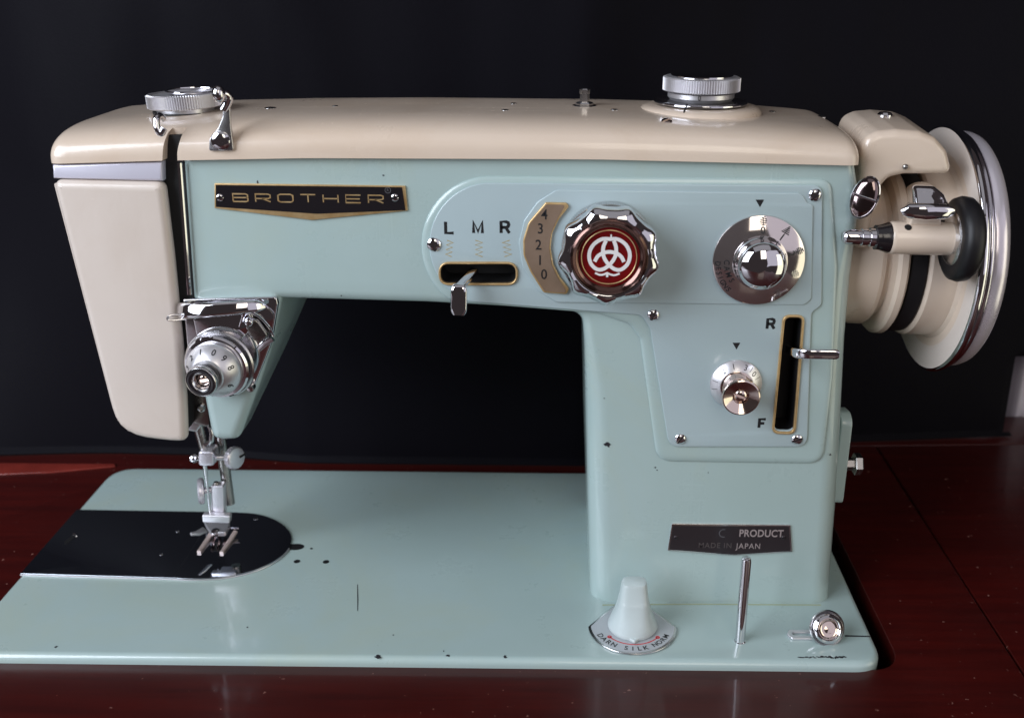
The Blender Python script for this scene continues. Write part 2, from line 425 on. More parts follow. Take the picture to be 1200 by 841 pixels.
# bed
bed_out = rpoly([(-260.3, -5.5), (143.5, -5.5), (143.5, 167.5), (-260.3, 167.5)], [3, 13, 14, 16], 10)
bed = make('bed', plate(bed_out, TOP(-9.6), 9.6, 3.0, res=5), MT['green'], root)
bed_under = make('bed_casting', plate(rpoly([(-250, 4), (134, 4), (134, 156), (-250, 156)], 8), TOP(-40), 30.8, 1), MT['black'], root)

# arm, pillar and head in one casting
arm_px = [(211, 168), (1002, 171), (1003, 232), (998, 300), (989, 400), (983, 520), (978, 600), (970, 700), (969.5, 716),
          (692, 716), (691, 660), (688, 550), (684.5, 400), (682, 369), (655, 364.5), (500, 356), (360, 352), (329, 351),
          (318, 405), (304, 448), (278, 517), (247, 517.5), (232, 440), (224, 345)]
arm2 = F2(arm_px)
arm_r = [4.6, 4.6, 0, 0, 0, 0, 0, 0, 0, 0, 0, 0, 0, 9, 30, 0, 0, 0, 0, 0, 5, 5, 0, 0]
def subdiv(poly, step=9):
    out = []
    for i, p in enumerate(poly):
        q = poly[(i + 1) % len(poly)]
        n = max(1, int(math.dist(p, q) / step))
        for s in range(n): out.append((p[0] + (q[0] - p[0]) * s / n, p[1] + (q[1] - p[1]) * s / n))
    return out
# front at YF, thickness 90 backwards; the head tapers in depth towards its foot
V, Fc = plate(subdiv(rpoly(arm2, arm_r, 6)), FRONT(YF + 90), 90, 4.5, res=5)
zt = P(329, 351, Y=YF).z; zb = P(279, 509, Y=YF).z
for v in V:
    if v.x < -112 and v.z < zt + 1:
        k = max(0, min(1, (zt - v.z) / (zt - zb)))
        dep = 90 * (1 - k) + 20 * k
        v.y = YF + (v.y - YF) * dep / 90 if v.y - YF > 6 else v.y
# the pillar's upright edges are rounded much more broadly than the arm
colL = [(P(a, b, Y=YF).z, P(a, b, Y=YF).x) for a, b in [(692, 716), (691, 660), (688, 550), (684.5, 400)]]
colR = [(P(a, b, Y=YF).z, P(a, b, Y=YF).x) for a, b in [(969.5, 716), (970, 700), (978, 600), (983, 520), (989, 400), (998, 300), (1003, 232)]]
for v in V:
    if v.x > 60 and lin(colR, v.z) - v.x < 5.2: v.x += 2.4 * min(1, max(0, (206 - v.z) / 14))
colR = [(a, b + 2.4) for a, b in colR]
for v in V:
    if v.x < 0 or v.y > YF + 5.2 or v.z > 190: continue
    dl, dr = v.x - lin(colL, v.z), lin(colR, v.z) - v.x
    if dl < 5.2 and v.z < 135:
        kk = 1 + 1.2 * min(1, (135 - v.z) / 30); v.x += dl * (kk - 1); v.y = YF + (v.y - YF) * kk
    elif dr < 5.2:
        kk = 1 + 1.2 * min(1, (190 - v.z) / 30); v.x -= dr * (kk - 1); v.y = YF + (v.y - YF) * kk
arm = make('arm_casting', (V, Fc), MT['green'], root, angle=30)

# raised pad round the controls
pad_px = [(962, 206), (977, 300), (970, 440), (960, 541), (772, 533), (749, 380), (560, 357), (515, 345)]
def arc_px(cx, cy, rx, ry, a0, a1, n=14):
    return [(cx + rx * cos(radians(a0 + (a1 - a0) * i / n)), cy + ry * sin(radians(a0 + (a1 - a0) * i / n))) for i in range(n + 1)]
lobe = arc_px(574, 286, 80, 80, 128, 268, 18)
pad = [(974, 209), (981, 310), (976, 440), (964, 542), (770, 539), (750, 396), (738, 379), (700, 366)] + [(lobe[0][0] + 24, 354)] + lobe
pad_r = [6, 0, 0, 7, 8, 3, 5, 0, 0] + [0] * len(lobe)
slot_hole_l = rpoly(F2([(515, 307), (606, 307), (606, 332.5), (515, 332.5)], YF - 2.3), 4.6, 8)
slot_hole_r = rpoly(F2([(918, 369), (942, 369), (931, 507), (905, 506)], YF - 2.3), 3.2, 8)
V, Fc = plate(rpoly(F2(pad), pad_r), FRONT(YF + 8), 12, 3.6, res=6)
for v in V:
    if v.y < YF: v.y = YF + (v.y - YF) * 1.4 / 4.0
make('control_pad', (V, Fc), MT['green'], root)
for nm in ('arm_casting', 'control_pad'):
    for hl in (slot_hole_l, slot_hole_r):
        cut(bpy.data.objects[nm], make('cutter', plate(hl, FRONT(YF + 12), 20, 0), MT['black']))
lobe2 = arc_px(574, 286, 71, 72, 122, 266, 18)
pan = [(964, 217), (963, 357), (951, 366), (946, 523), (784, 523), (762, 385), (752, 369)] + [(lobe2[0][0] + 14, 353)] + lobe2
pan_r = [4, 3, 3, 5, 6, 4, 4, 0] + [0] * len(lobe2)
YP = YF - 2.3
slot_l = rpoly(F2([(516, 308), (605, 308), (605, 331.5), (516, 331.5)], YP), 4.3, 8)
slot_r = rpoly(F2([(919, 371), (941, 371), (930, 504), (907, 503)], YP), 3.0, 8)
panel = make('control_panel', plate(rpoly(F2(pan, YP), pan_r), FRONT(YP + 1.4), 1.4, .45, [slot_l, slot_r]), MT['green2'], root)
# upper overlay plate
sub = [(652, 222), (936, 226), (941, 229), (946, 237), (953, 240), (951, 350), (943, 357), (652, 354), (630, 340), (612, 312), (608, 284), (614, 258), (630, 236)]
YS = YP - .7
lay = make('overlay_plate', plate(rpoly(F2(sub, YS), [5, 2, 2, 2, 2, 2, 3, 4, 5, 5, 5, 5, 5]), FRONT(YS + 1.0), 1.0, .4), MT['green2'], root)

def screw(c, n, r, h=1.4, slot_a=30, parent=None, m='chrome', name='screw'):
    u, v, nn = frame(n); c = Vector(c)
    prof = [(0, -1), (r * .98, -1), (r, .0), (r * .97, h * .35), (r * .8, h * .72), (r * .5, h * .93), (.01, h)]
    sc = make(name, lathe(c, n, prof, 32), MT[m], parent, angle=60)
    a = radians(slot_a); d = u * cos(a) + v * sin(a); e = d.cross(nn)
    V = []
    for s in (-1, 1):
        for t in (-1, 1):
            for k in (-.5, h * 1.2): V.append(c + d * (r * 1.1 * s) + e * (r * .2 * t) + nn * (k + h * .45))
    cb = make('slot', (V, box(0, 1, 0, 1, 0, 1)[1]), MT['black'])
    cut(sc, cb)
    return sc
for (x, y, r, a, yy) in [(508.5, 286, 2.9, 100, YP), (955, 228, 2.6, 55, YP), (765.5, 368.5, 2.5, 65, YP), (797, 513.5, 2.5, 55, YP), (934, 514, 2.5, 20, YP)]:
    p = P(x, y, Y=yy); p.y = yy
    screw(p, (0, -1, 0), r, 1.2, a, panel)

# seam of aged varnish where the pillar meets the bed
# ---- top cover
stat = [(57.2, 178), (58.5, 169), (62, 160), (68, 153.5), (76, 148), (88, 142), (102, 137), (130, 131), (160, 127.5), (190, 125), (212, 123.5), (250, 122), (320, 120), (420, 118.2), (520, 117.5), (640, 117.5), (760, 118),
        (840, 119.5), (900, 123), (930, 126), (955, 130), (975, 137), (988, 144.5), (998, 153), (1004, 161), (1007.5, 170)]
bot = [(57, 191.5), (192, 187.5), (360, 184.5), (700, 186), (1008, 193.5)]
def interp(tab, x):
    for (a, b), (c, d) in zip(tab, tab[1:]):
        if x <= c: return b + (d - b) * max(0, (x - a)) / (c - a)
    return tab[-1][1]
V, Fc = [], []; NS = 44
rows = []
crest = [(-204, 216.4), (-192, 217.6), (-178, 218.8), (-150, 220.3), (-110, 221.6), (-60, 222.4), (20, 222.4), (60, 221.6), (90, 220.3), (108, 219.0), (121, 217.6)]
XL, XR = P(57, 190, Y=36).x, P(1008, 193, Y=36).x
xs = [XL + d for d in (0, .25, .7, 1.4, 2.4, 3.8, 5.5, 8, 12, 18, 26)] + [XL + 36 + (XR - XL - 62) * i / 24 for i in range(25)] + [XR - d for d in (18, 12, 8, 5.5, 3.8, 2.4, 1.4, .7, .25, 0)]
def lin(tab, x):
    for (a, b), (c, d) in zip(tab, tab[1:]):
        if x <= c: return b + (d - b) * max(0, (x - a)) / (c - a)
    return tab[-1][1]
botX = [(P(a, b, Y=36).x, P(a, b, Y=36).z) for a, b in bot]
for X in xs:
    d = min(X - XL, XR - X)
    e = sqrt(max(0, 1 - (1 - min(1, d / 5.5)) ** 2))
    inset = 3.6 * (1 - e)
    zb0 = lin(botX, X)
    h = (lin(crest, X) - zb0) * (.62 + .38 * e)
    rows.append((X, 35.2 + inset, 128.5 - inset, zb0, zb0 + h))
for (X, yf, yb, z0, z1) in rows:
    ym, a = (yf + yb) / 2, (yb - yf) / 2
    for i in range(NS + 1):
        t = pi * i / NS
        cc, ss = cos(t), sin(t)
        y = ym - a * math.copysign(abs(cc) ** (2 / 4.2), cc)
        z = z0 + (z1 - z0) * abs(ss) ** (2 / 3.0)
        V.append(Vector((X, y, z)))
n1 = NS + 1
for r in range(len(rows) - 1):
    for i in range(NS): Fc.append((r * n1 + i, r * n1 + i + 1, (r + 1) * n1 + i + 1, (r + 1) * n1 + i))
    Fc.append((r * n1, (r + 1) * n1, (r + 1) * n1 + NS, r * n1 + NS))
Fc.append(tuple(range(n1))); Fc.append(tuple((len(rows) - 1) * n1 + i for i in range(n1)))
cover = make('top_cover', (V, Fc), MT['cream'], root, angle=50)
sl = F2([(197, 150), (212.5, 148), (210.5, 160), (208.5, 178), (209, 196), (191, 196), (191.5, 170), (193, 156)], 36)
cb = make('cutter', plate(rpoly(sl, 1.2), FRONT(43), 15, 0), MT['black'])
cut(cover, cb)

# ---- face cover, band, slot
fc_px = [(60, 210.5), (190.5, 213.5), (201, 300), (211, 400), (216, 470), (217.5, 518.5), (200, 518), (185, 516.5), (170, 514.5), (158, 511.5), (147, 506), (139, 499.5), (133, 490), (129, 479), (125, 464), (100, 366)]
face = make('face_cover', plate(subdiv(rpoly(F2(fc_px, 35), [3.6, 3.6, 0, 0, 0, 3.6] + [3] * 10)), FRONT(35 + 7), 7, 3.2, res=5), MT['creamgrey'], root)
bd_px = [(61, 193), (189.5, 189.5), (190, 212), (62, 209)]
make('trim_band', plate(F2(bd_px, 36.2), FRONT(36.2 + 5), 5, 1.0), MT['band'], root)
lin_ = F2([(72, 205), (76, 192), (188, 187), (188, 161), (232, 161), (232, 350), (223, 410), (219, 504), (175, 500), (152, 480), (126, 430)], 41.0)
make('slot_lining', plate(F2([(190, 190), (190, 158.5), (215, 157.5), (215, 190)], 40.6), FRONT(48), 7.4, 0), MT['black'], root)
make('lever_slot', plate(lin_, FRONT(120), 78.5, 0), MT['black'], root)
make('cover_side', plate(rpoly(F2([(63, 214), (80, 214), (132, 460), (142, 488), (160, 504), (200, 510), (200, 513), (170, 511), (150, 504), (138, 492), (130, 470)], 42), 1), FRONT(120), 78, 0), MT['creamgrey'], face)
ge = P(211, 190, Y=37), P(222.5, 344, Y=37)
make('slot_edge_strip', tube([Vector((ge[0].x, 36.6, ge[0].z)), Vector((ge[1].x, 36.6, ge[1].z))], 1.0, 10), MT['chrome'], root)
# take-up lever glimpsed in the slot
b = P(216, 330, Y=46)
make('take_up_lever', plate(rpoly(F2([(213, 322), (221, 322), (222, 347), (214, 347)], 45), 1), FRONT(49), 4, .5), MT['satin'], root)

# ---- name badge
YB = YF - .1
bg_px = [(252, 214), (475, 217), (478, 246), (366, 257), (252, 243)]
badge = make('name_badge', plate(F2(bg_px, YF), FRONT(YF + .5), 1.3, .25), MT['gold'], root)
bk_px = [(253.7, 215.8), (471.5, 218.5), (475.5, 245.3), (372, 249.5), (253.7, 241.4)]
make('badge_field', plate(F2(bk_px, YF), FRONT(YF - .8), .12, 0), MT['blackgloss'], badge)
for x in (258.5, 463): screw(P(x, 230.5, Y=YF) + Vector((0, -.9, 0)), (0, -1, 0), 1.55, .7, 20, badge)
L = {'B': [[(0, 0), (0, 1), (.85, 1), (1, .88), (1, .6), (.9, .52), (0, .52)], [(.9, .52), (1, .42), (1, .1), (.88, 0), (0, 0)]],
     'R': [[(0, 0), (0, 1), (.85, 1), (1, .88), (1, .55), (.85, .42), (0, .42)], [(.45, .42), (1, 0)]],
     'O': [[(.15, 0), (0, .15), (0, .85), (.15, 1), (.85, 1), (1, .85), (1, .15), (.85, 0), (.15, 0)]],
     'T': [[(0, 1), (1, 1)], [(.5, 1), (.5, 0)]], 'H': [[(0, 0), (0, 1)], [(1, 0), (1, 1)], [(0, .5), (1, .5)]],
     'E': [[(1, 1), (0, 1), (0, 0), (1, 0)], [(0, .5), (.95, .5)]]}
gs = []
x0, x1 = P(273, 231, Y=YF - .9).x, P(449, 231, Y=YF - .9).x; z0 = P(360, 236.5, Y=YF - .9).z
step = (x1 - x0 + 3.1) / 7
for i, ch in enumerate('BROTHER'):
    for st in L[ch]:
        pts = [(x0 + i * step + p[0] * (step - 3.1), z0 + p[1] * 3.1) for p in st]
        gs.append(stroke(pts, .50, (0, YF - .92, 0), (1, 0, 0), (0, 0, 1), .1))
make('lettering', join(*gs), MT['gold'], badge, smooth=False)
pr = P(454.5, 222.5, Y=YF - .9)
make('emblem', join(stroke(circle((pr.x, pr.z), 1.15, n=24), .22, (0, YF - .92, 0), (1, 0, 0), (0, 0, 1), .1, closed=True), lettering('R', 1.6, (pr.x, YF - .95, pr.z), (1, 0, 0), (0, 0, 1))), MT['greyink'], badge, smooth=False)

# ---- printed letters
def pprint(s, px, py, hpx, Y, mt, parent=panel, fat=0.06, sx=1.0, name='lettering'):
    c = P(px, py, Y=Y); c.y = Y
    size = hpx / 2.9 / .70
    return make(name, lettering(s, size, c, (1, 0, 0), (0, 0, 1), .05, sx, fat), MT[mt], parent, smooth=False)
BL = {'L': [[(0, 1), (0, 0), (.95, 0)]], 'M': [[(0, 0), (0, 1), (.5, .12), (1, 1), (1, 0)]],
      'R': [[(0, 0), (0, 1), (.62, 1), (.85, .93), (.93, .76), (.85, .58), (.62, .5), (0, .5)], [(.55, .5), (1, 0)]],
      'F': [[(0, 0), (0, 1), (.95, 1)], [(0, .52), (.78, .52)]]}
def bold(ch, px, py, wpx, hpx, Y):
    c = P(px, py, Y=Y); wv, h = wpx / 2.85, hpx / 2.7
    make('lettering', join(*[stroke([(c.x + (p[0] - .5) * wv, c.z + (p[1] - .5) * h) for p in st], 1.22, (0, Y, 0), (1, 0, 0), (0, 0, 1), .05 + .002 * i) for i, st in enumerate(BL[ch])]), MT['ink'], panel, smooth=False)
bold('L', 527, 266, 9.5, 12.5, YP - .02); bold('M', 560, 266, 10, 12.5, YP - .02); bold('R', 592, 266, 9.5, 12.5, YP - .02)
def zig(px, py, w0, w1, h, n, flip=1):
    pts = []
    for i in range(n + 1):
        t = i / n; wv = w0 + (w1 - w0) * t
        pts.append((px + (wv if i % 2 else -wv) * flip, py - h / 2 + h * t))
    q = F2(pts, YP)
    return stroke(q, .32, (0, YP - .01, 0), (1, 0, 0), (0, 0, 1), .05)
def zigs(x, kind):
    n = 7; pts = []
    for i in range(n + 1):
        y = 281 + i * 2.75
        if kind == 'L': a = x - 4 + (0 if i % 2 == 0 else 8) - (.6 if i % 2 else 0)
        elif kind == 'M': a = x - 4 + (0 if i % 2 == 0 else 8.5)
        else: a = (x + 5) - (0 if i % 2 else 0) - (0 if i % 2 == 0 else 9)
        pts.append((a + (i - 3) * (.4 if kind == 'R' else (-.3 if kind == 'L' else 0)), y))
    return stroke(F2(pts, YP), .36, (0, YP - .01, 0), (1, 0, 0), (0, 0, 1), .05)
for x, k in ((527, 'L'), (561, 'M'), (593.5, 'R')):
    make('stitch_mark', zigs(x, k), MT['goldprint'], panel, smooth=False)
bold('R', 903.5, 379, 8.5, 11.5, YP - .02); bold('F', 893.5, 495.5, 8, 11, YP - .02)
def tri(px, py, s, Y, parent):
    make('index_mark', plate(F2([(px - s, py - s * .9), (px + s, py - s * .9), (px, py + s * .9)], Y), FRONT(Y + .02), .07, 0), MT['ink'], parent, smooth=False)
tri(890.5, 238, 5, YS, lay); tri(863, 405, 4.5, YP, panel)

# ---- framed slots and levers
def slot_frame(pts_px, r, Y, m, name, wpx=3.4):
    o = rpoly(F2(pts_px, Y), r, 8)
    cx = sum(p[0] for p in pts_px) / 4; cy = sum(p[1] for p in pts_px) / 4
    inner = []
    for p in pts_px:
        inner.append((p[0] - math.copysign(wpx, p[0] - cx), p[1] - math.copysign(wpx, p[1] - cy)))
    i = rpoly(F2(inner, Y), r * .74, 8)
    f = make(name, plate(o, FRONT(Y + 1.0), 2.0, .45, [i]), MT[m], root)
    make('recess', plate(o, FRONT(Y + 14.0), 13.4, 0, [rpoly(F2(inner, Y), r * .8, 8)]), MT['black'], f)
    make('recess_back', plate(o, FRONT(Y + 14.6), .5, 0), MT['black'], f)
    return f
sf = slot_frame([(514, 306), (607, 306), (607, 333.5), (514, 333.5)], 4.8, YP, 'gold', 'position_slot', 2.6)
sf2 = slot_frame([(917, 368), (943, 368), (932, 508), (904, 507)], 3.4, YP, 'gold', 'reverse_slot', 2.9)
# position lever
q0 = P(556, 316, Y=YP + 1); q1 = P(540, 334, Y=YP - 9); q2 = P(538, 338, Y=YP - 10.5); q3 = P(537.5, 368, Y=YP - 11)
def strap(path, wid, th, side=(1, 0, 0), ex=.45):
    """a flat bar with rounded section along a path"""
    V, Fc = [], []; side = Vector(side).normalized(); n = len(path); K = 12
    for i, p in enumerate(path):
        t = (Vector(path[min(i + 1, n - 1)]) - Vector(path[max(i - 1, 0)])).normalized()
        s2 = (side - t * side.dot(t)).normalized(); b2 = t.cross(s2)
        wi = wid[i] if isinstance(wid, list) else wid
        ti = th[i] if isinstance(th, list) else th
        for k in range(K):
            a = 2 * pi * (k + .5) / K; ca, sa = cos(a), sin(a)
            V.append(Vector(p) + s2 * (wi / 2 * math.copysign(abs(ca) ** ex, ca)) + b2 * (ti / 2 * math.copysign(abs(sa) ** ex, sa)))
    for i in range(n - 1):
        for k in range(K):
            m = (k + 1) % K; Fc.append((i * K + k, i * K + m, (i + 1) * K + m, (i + 1) * K + k))
    Fc.append(tuple(range(K))); Fc.append(tuple((n - 1) * K + k for k in range(K)))
    return V, Fc
path = smooth_path([q0, (q0 + q1) / 2, q1, q2, (q2 + q3) / 2, q3], 5)
nn_ = len(path)
wl = [3.6 + 3.0 * min(1, max(0, (i / nn_ - .35) * 4)) for i in range(nn_)]; wl[-1] *= .7; wl[-2] *= .88
make('position_lever', strap(path, wl, 2.6), MT['chrome'], root, angle=50)
# reverse lever
a0 = P(924, 409, Y=YP + 2); a1 = P(934, 413, Y=YP - 12); a2 = P(945, 414, Y=YP - 16); a3 = P(983, 414.5, Y=YP - 17)
path = smooth_path([a0, a1, a2, (a2 + a3) / 2, a3], 6)
th = [4.2] * len(path); th[-1] = 2.6; th[-2] = 3.8
make('reverse_lever', strap(path, th, 2.4, (0, 0, 1)), MT['chrome'], root, angle=50)

# ---- stitch width window
bz = [(639.5, 236), (664, 236.5), (667, 241), (655, 256), (647.5, 272), (645.5, 289), (648.5, 308), (656, 323), (667, 337), (664, 343.5), (637, 341.5), (622, 318), (613.5, 298), (613, 280), (619, 260)]
bezel = make('width_scale', plate(rpoly(F2(bz, YS), [1, 1.2, 1.2, 3, 3, 3, 3, 3, 1.2, 1.2, 1.5, 6, 6, 6, 6]), FRONT(YS + .2), 1.5, .5), MT['gold'], root)
cxb = P(640, 290, Y=YS)
bz_in = [(640.3, 238.2), (662.8, 238.7), (653, 255), (645.7, 272), (643.5, 289), (646.4, 308.6), (653.8, 324), (663.2, 338), (662, 341.6), (638.3, 339.6), (623.7, 317), (615.4, 297.5), (615, 280.3), (621, 261)]
make('scale_window', plate(rpoly(F2(bz_in, YS), 1.0), FRONT(YS - 1.28), .16, 0), MT['brass'], bezel, smooth=False)
for s, x, y in (('4', 638, 251.5), ('3', 633.3, 268), ('2', 631, 287), ('1', 632.8, 305), ('0', 637.5, 321.5)):
    pprint(s, x, y, 12, YS - 1.46, 'ink', bezel, fat=.05, sx=.9, name='digit')

# ---- stitch width knob
kc = P(711.5, 287, Y=YS); kc.y = YS
knob = make('width_knob', lathe(kc, (0, -1, 0), [(0, 0), (15, 0), (15, 14), (0, 14)], 48), MT['satin'], root)
def knurl(r, k=.22):
    return lambda a, j, q: q + (k if int(round(a / (2 * pi) * 240)) % 2 else -k) if q > r * .97 else q
make('knurled_skirt', lathe(kc, (0, -1, 0), [(14, .4), (18.1, .4), (18.4, .9), (18.4, 6.6), (18.1, 7), (14, 7)], 240, knurl(18.4)), MT['satin'], knob, angle=20)
NL = 9
def scal(a, j, q): return q + .2 + (0.78 * cos(NL * a + 1.9) + .16 * cos(2 * NL * a + 3.8)) * (1 if q > 18 else (.6 if q > 17 else (.12 if q > 15.4 else 0)))
make('scalloped_rim', lathe(kc, (0, -1, 0), [(14, 8), (17.6, 8.3), (18.6, 9.2), (18.9, 11), (19.0, 16.9), (18.6, 17.9), (17.3, 18.7), (16.0, 19.9), (14.6, 19.6), (13.6, 18.6), (13.0, 17.8)], 216, scal), MT['chrome'], knob, angle=60)
make('inner_ring', lathe(kc, (0, -1, 0), [(12.4, 16.2), (14.4, 18.6), (14.9, 19.9), (14.2, 20.5), (13.4, 19.6), (12.9, 18.8), (12.2, 18.6), (11.9, 17.9)], 96), MT['redbrown'], knob, angle=60)
zf = 17.6
fc = kc + Vector((0, -zf, 0))
make('emblem_disc', lathe(kc, (0, -1, 0), [(0, zf - 1), (13.3, zf - 1), (13.3, zf - .2), (10.8, zf), (.01, zf)], 96), MT['red'], knob)
make('gold_line', lathe(kc, (0, -1, 0), [(10.6, zf - .3), (10.6, zf + .35), (10.75, zf + .45), (10.95, zf + .35), (10.95, zf - .3)], 96), MT['gold'], knob)
def em(pts, wd, closed=False, k=[0]):
    k[0] += 1
    q = [Vector(((x - 472) / 5.606 / 3.03, -(y - 462) / 5.606 / 3.03)) for x, y in pts]
    q = smooth_path(q, 6, closed)
    return stroke([(p.x, p.y) for p in q], wd, fc + Vector((0, -.02, 0)), (1, 0, 0), (0, 0, 1), .10 + .012 * k[0], closed)
gl = [(475, 338), (420, 340), (366, 378), (340, 440), (352, 505), (395, 545), (442, 540), (487, 500), (514, 450), (516, 395), (500, 350)]
gr = [(474 * 2 - x, y) for x, y in gl]
g = join(em(gl, 1.45), em(gr, 1.45), em([(377, 492), (398, 455), (433, 433), (474, 425), (515, 433), (550, 455), (571, 492)], 1.45),
         em([(382, 570), (415, 583), (445, 578), (462, 570), (480, 578), (512, 584), (545, 572)], .75), em([(462, 572), (463, 598)], .9), em([(481, 308), (481, 340)], .6))
for i, v in enumerate(g[0]): pass
make('emblem', g, MT['white'], knob, smooth=False)

# ---- pattern dial
pc = P(888.5, 304, Y=YS); pc.y = YS
dial = make('pattern_dial', lathe(pc, (0, -1, 0), [(0, 0), (18.0, 0), (18.7, .3), (18.8, .9), (18.6, 1.4), (18.2, 1.6), (10.4, 4.13), (10.3, 4.13), (0, 4.2)], 96), MT['dialface'], root, angle=25)
make('dome_knob', lathe(pc, (0, -1, 0), [(0, 2), (11.1, 3), (11.1, 4.4), (10.5, 5.2), (10.0, 7.5), (9.8, 9.4), (9.4, 10.3), (8.6, 11.3), (7.2, 12.2), (5.2, 13.1), (2.8, 13.7), (.01, 13.9)], 72), MT['chrome'], dial, angle=45)
def ring_text(c, r, items, n_h, mt, parent, size, fat=.03, sx=1, name='lettering'):
    """letters standing round an axis towards the viewer; ang clockwise from the top"""
    for s, ang in items:
        a = radians(ang); up = Vector((sin(a), 0, cos(a))); u = Vector((cos(a), 0, -sin(a)))
        p = Vector(c) + up * r + Vector((0, -n_h, 0))
        make(name, lettering(s, size, p, u, up, .05, sx, fat), MT[mt], parent, smooth=False)
CS = math.atan2(2.53, 7.8)
def on_cone(ang, r, inward=False):
    a = radians(ang); out = Vector((sin(a), 0, cos(a))); u = Vector((cos(a), 0, -sin(a)))
    up = (out * cos(CS) + Vector((0, 1, 0)) * sin(CS)).normalized()
    p = pc + out * r + Vector((0, -(1.6 + (18.2 - r) * .324), 0))
    if inward: u, up = -u, -up
    return p + u.cross(up) * .03, u, up
def dial_mark(g, name, m='ink'): make(name, g, MT[m], dial, smooth=False)
for ch, ang in (('0', 1), ('1', 38), ('2', 74)):
    p, u, up = on_cone(ang, 13.0); dial_mark(lettering(ch, 4.0, p, u, up, .05, 1, .09), 'digit')
def leaf(ang, r, kind):
    p, u, up = on_cone(ang, r); gs = [stroke([(0, -1.9), (0, 1.6)], .3, p, u, up, .04)]; n = 5
    for i in range(n):
        t = (i + .5) / n
        h = (2.5 * sin(pi * (.1 + .8 * t))) if kind else 2.9 * (1 - t) + .3
        y = -1.7 + 3.6 * t
        gs.append(stroke([(-h * .6, y - .25), (h * .6, y + .25)], .42, p, u, up, .05))
    return join(*gs)
for ang, kd in ((1, 1), (38, 0), (74, 1)): dial_mark(leaf(ang, 16.5, kd), 'pattern_mark')
dial_mark(leaf(108, 15.8, 1), 'pattern_mark', 'satin'); dial_mark(leaf(146, 15.8, 0), 'pattern_mark', 'satin')
def inward_text(s_, r, a0, a1, size):
    for i, ch in enumerate(s_):
        p, u, up = on_cone(a0 + (a1 - a0) * i / (len(s_) - 1), r, True)
        dial_mark(lettering(ch, size, p, u, up, .05, .9, .05), 'lettering')
inward_text('CAMS', 13.4, 269, 234, 3.3); inward_text('DESIGNS', 16.8, 266, 224, 3.1)

# ---- stitch length dial
lc = P(862, 449, Y=YP); lc.y = YP
ld = make('stitch_length_dial', lathe(lc, (0, -1, 0), [(0, 0), (11.0, 0), (11.0, .8), (10.7, 1.3), (7.0, 3.4), (6.2, 3.6), (5.6, 5), (5.5, 9.4), (5.9, 10.4), (7.2, 12.2), (7.9, 13.4), (8.1, 14.3), (7.8, 15.0), (7.3, 15.2), (3.9, 13.6), (3.4, 13.4), (3.3, 12), (0, 12)], 72), MT['reflector'], root, angle=28)
make('dial_ring', lathe(lc, (0, -1, 0), [(7.0, .5), (11.1, .5), (11.15, .9), (10.8, 1.4), (7.2, 3.45), (6.6, 3.4)], 72), MT['alu'], ld, angle=28)
screw(lc + Vector((0, -12, 0)), (0, -1, 0), 3.0, 1.8, 160, ld, 'reflector')
nz_ = Vector((0, -1, 0))
def cone_text(c, items, r, h, slope, mt, parent, size, name='digit'):
    for s, ang in items:
        a = radians(ang); out = Vector((sin(a), 0, cos(a))); u = Vector((cos(a), 0, -sin(a)))
        up = (-out * cos(slope) + nz_ * sin(slope)).normalized()
        # read with heads outwards
        up = -up; p = Vector(c) + out * r + nz_ * h
        make(name, lettering(s, size, p + u.cross(up) * .03, u, up, .05, .9, .03), MT[mt], parent, smooth=False)
cone_text(lc, [('2', -42), ('1', -12), ('3', 22), ('0', 52)], 8.85, 2.42, math.atan2(2.1, 3.7), 'ink', ld, 3.6)
for ang in (-100, -78, -58, 68, 38):
    a = radians(ang); out = Vector((sin(a), 0, cos(a))); u = Vector((cos(a), 0, -sin(a)))
    pa = lc + out * 10.4 + nz_ * 1.55; pb = lc + out * 8.2 + nz_ * 2.8
    make('tick', tube([pa, pb], .14, 6), MT['ink'], ld)

# ---- maker plate on the pillar
mp_px = [(787, 612), (926, 613.5), (928, 645), (860, 649.5), (782, 643.5)]
YM = YF
mplate = make('maker_plate', plate(rpoly(F2(mp_px, YM), .5), FRONT(YM + .4), 1.1, .2), MT['satin'], root)
mi_px = [(788.5, 614), (924, 615.3), (926, 643.7), (860, 648), (784, 642)]
make('plate_field', plate(F2(mi_px, YM), FRONT(YM - .64), .14, 0), MT['label'], mplate, smooth=False)
def mtext(s, px, py, h, m, fat=.03, sx=1., sp=1.):
    c = P(px, py, Y=YM - .8); c.y = YM - .8
    make('lettering', lettering(s, h / 2.6 / .7, c, (1, 0, 0), (0, 0, 1), .05, sx, fat, sp), MT[m], mplate, smooth=False)
MT['silverprint'] = mat('silver_print', (.50, .42, .42), .4, metal=.5)
MT['dimprint'] = mat('worn_print', (.075, .06, .06), .5)
mtext('PRODUCT', 892, 624.5, 9.5, 'silverprint', .10, .80, 1.05)
mtext('MADE IN', 838, 638.5, 7, 'dimprint', .02, .9, 1.15); mtext('JAPAN', 877, 639.3, 7.5, 'silverprint', .0, .86, 1.15)
pq = P(848, 624, Y=YM - .8)
make('emblem', stroke(circle((pq.x, pq.z), 2.0, n=20)[4:17], .35, (0, YM - .8, 0), (1, 0, 0), (0, 0, 1), .05), MT['greyink'], mplate, smooth=False)
for x in (792, 918): screw(P(x, 629, Y=YM - .8) - Vector((0, 0, 0)), (0, -1, 0), 1.0, .5, 30, mplate, 'label')

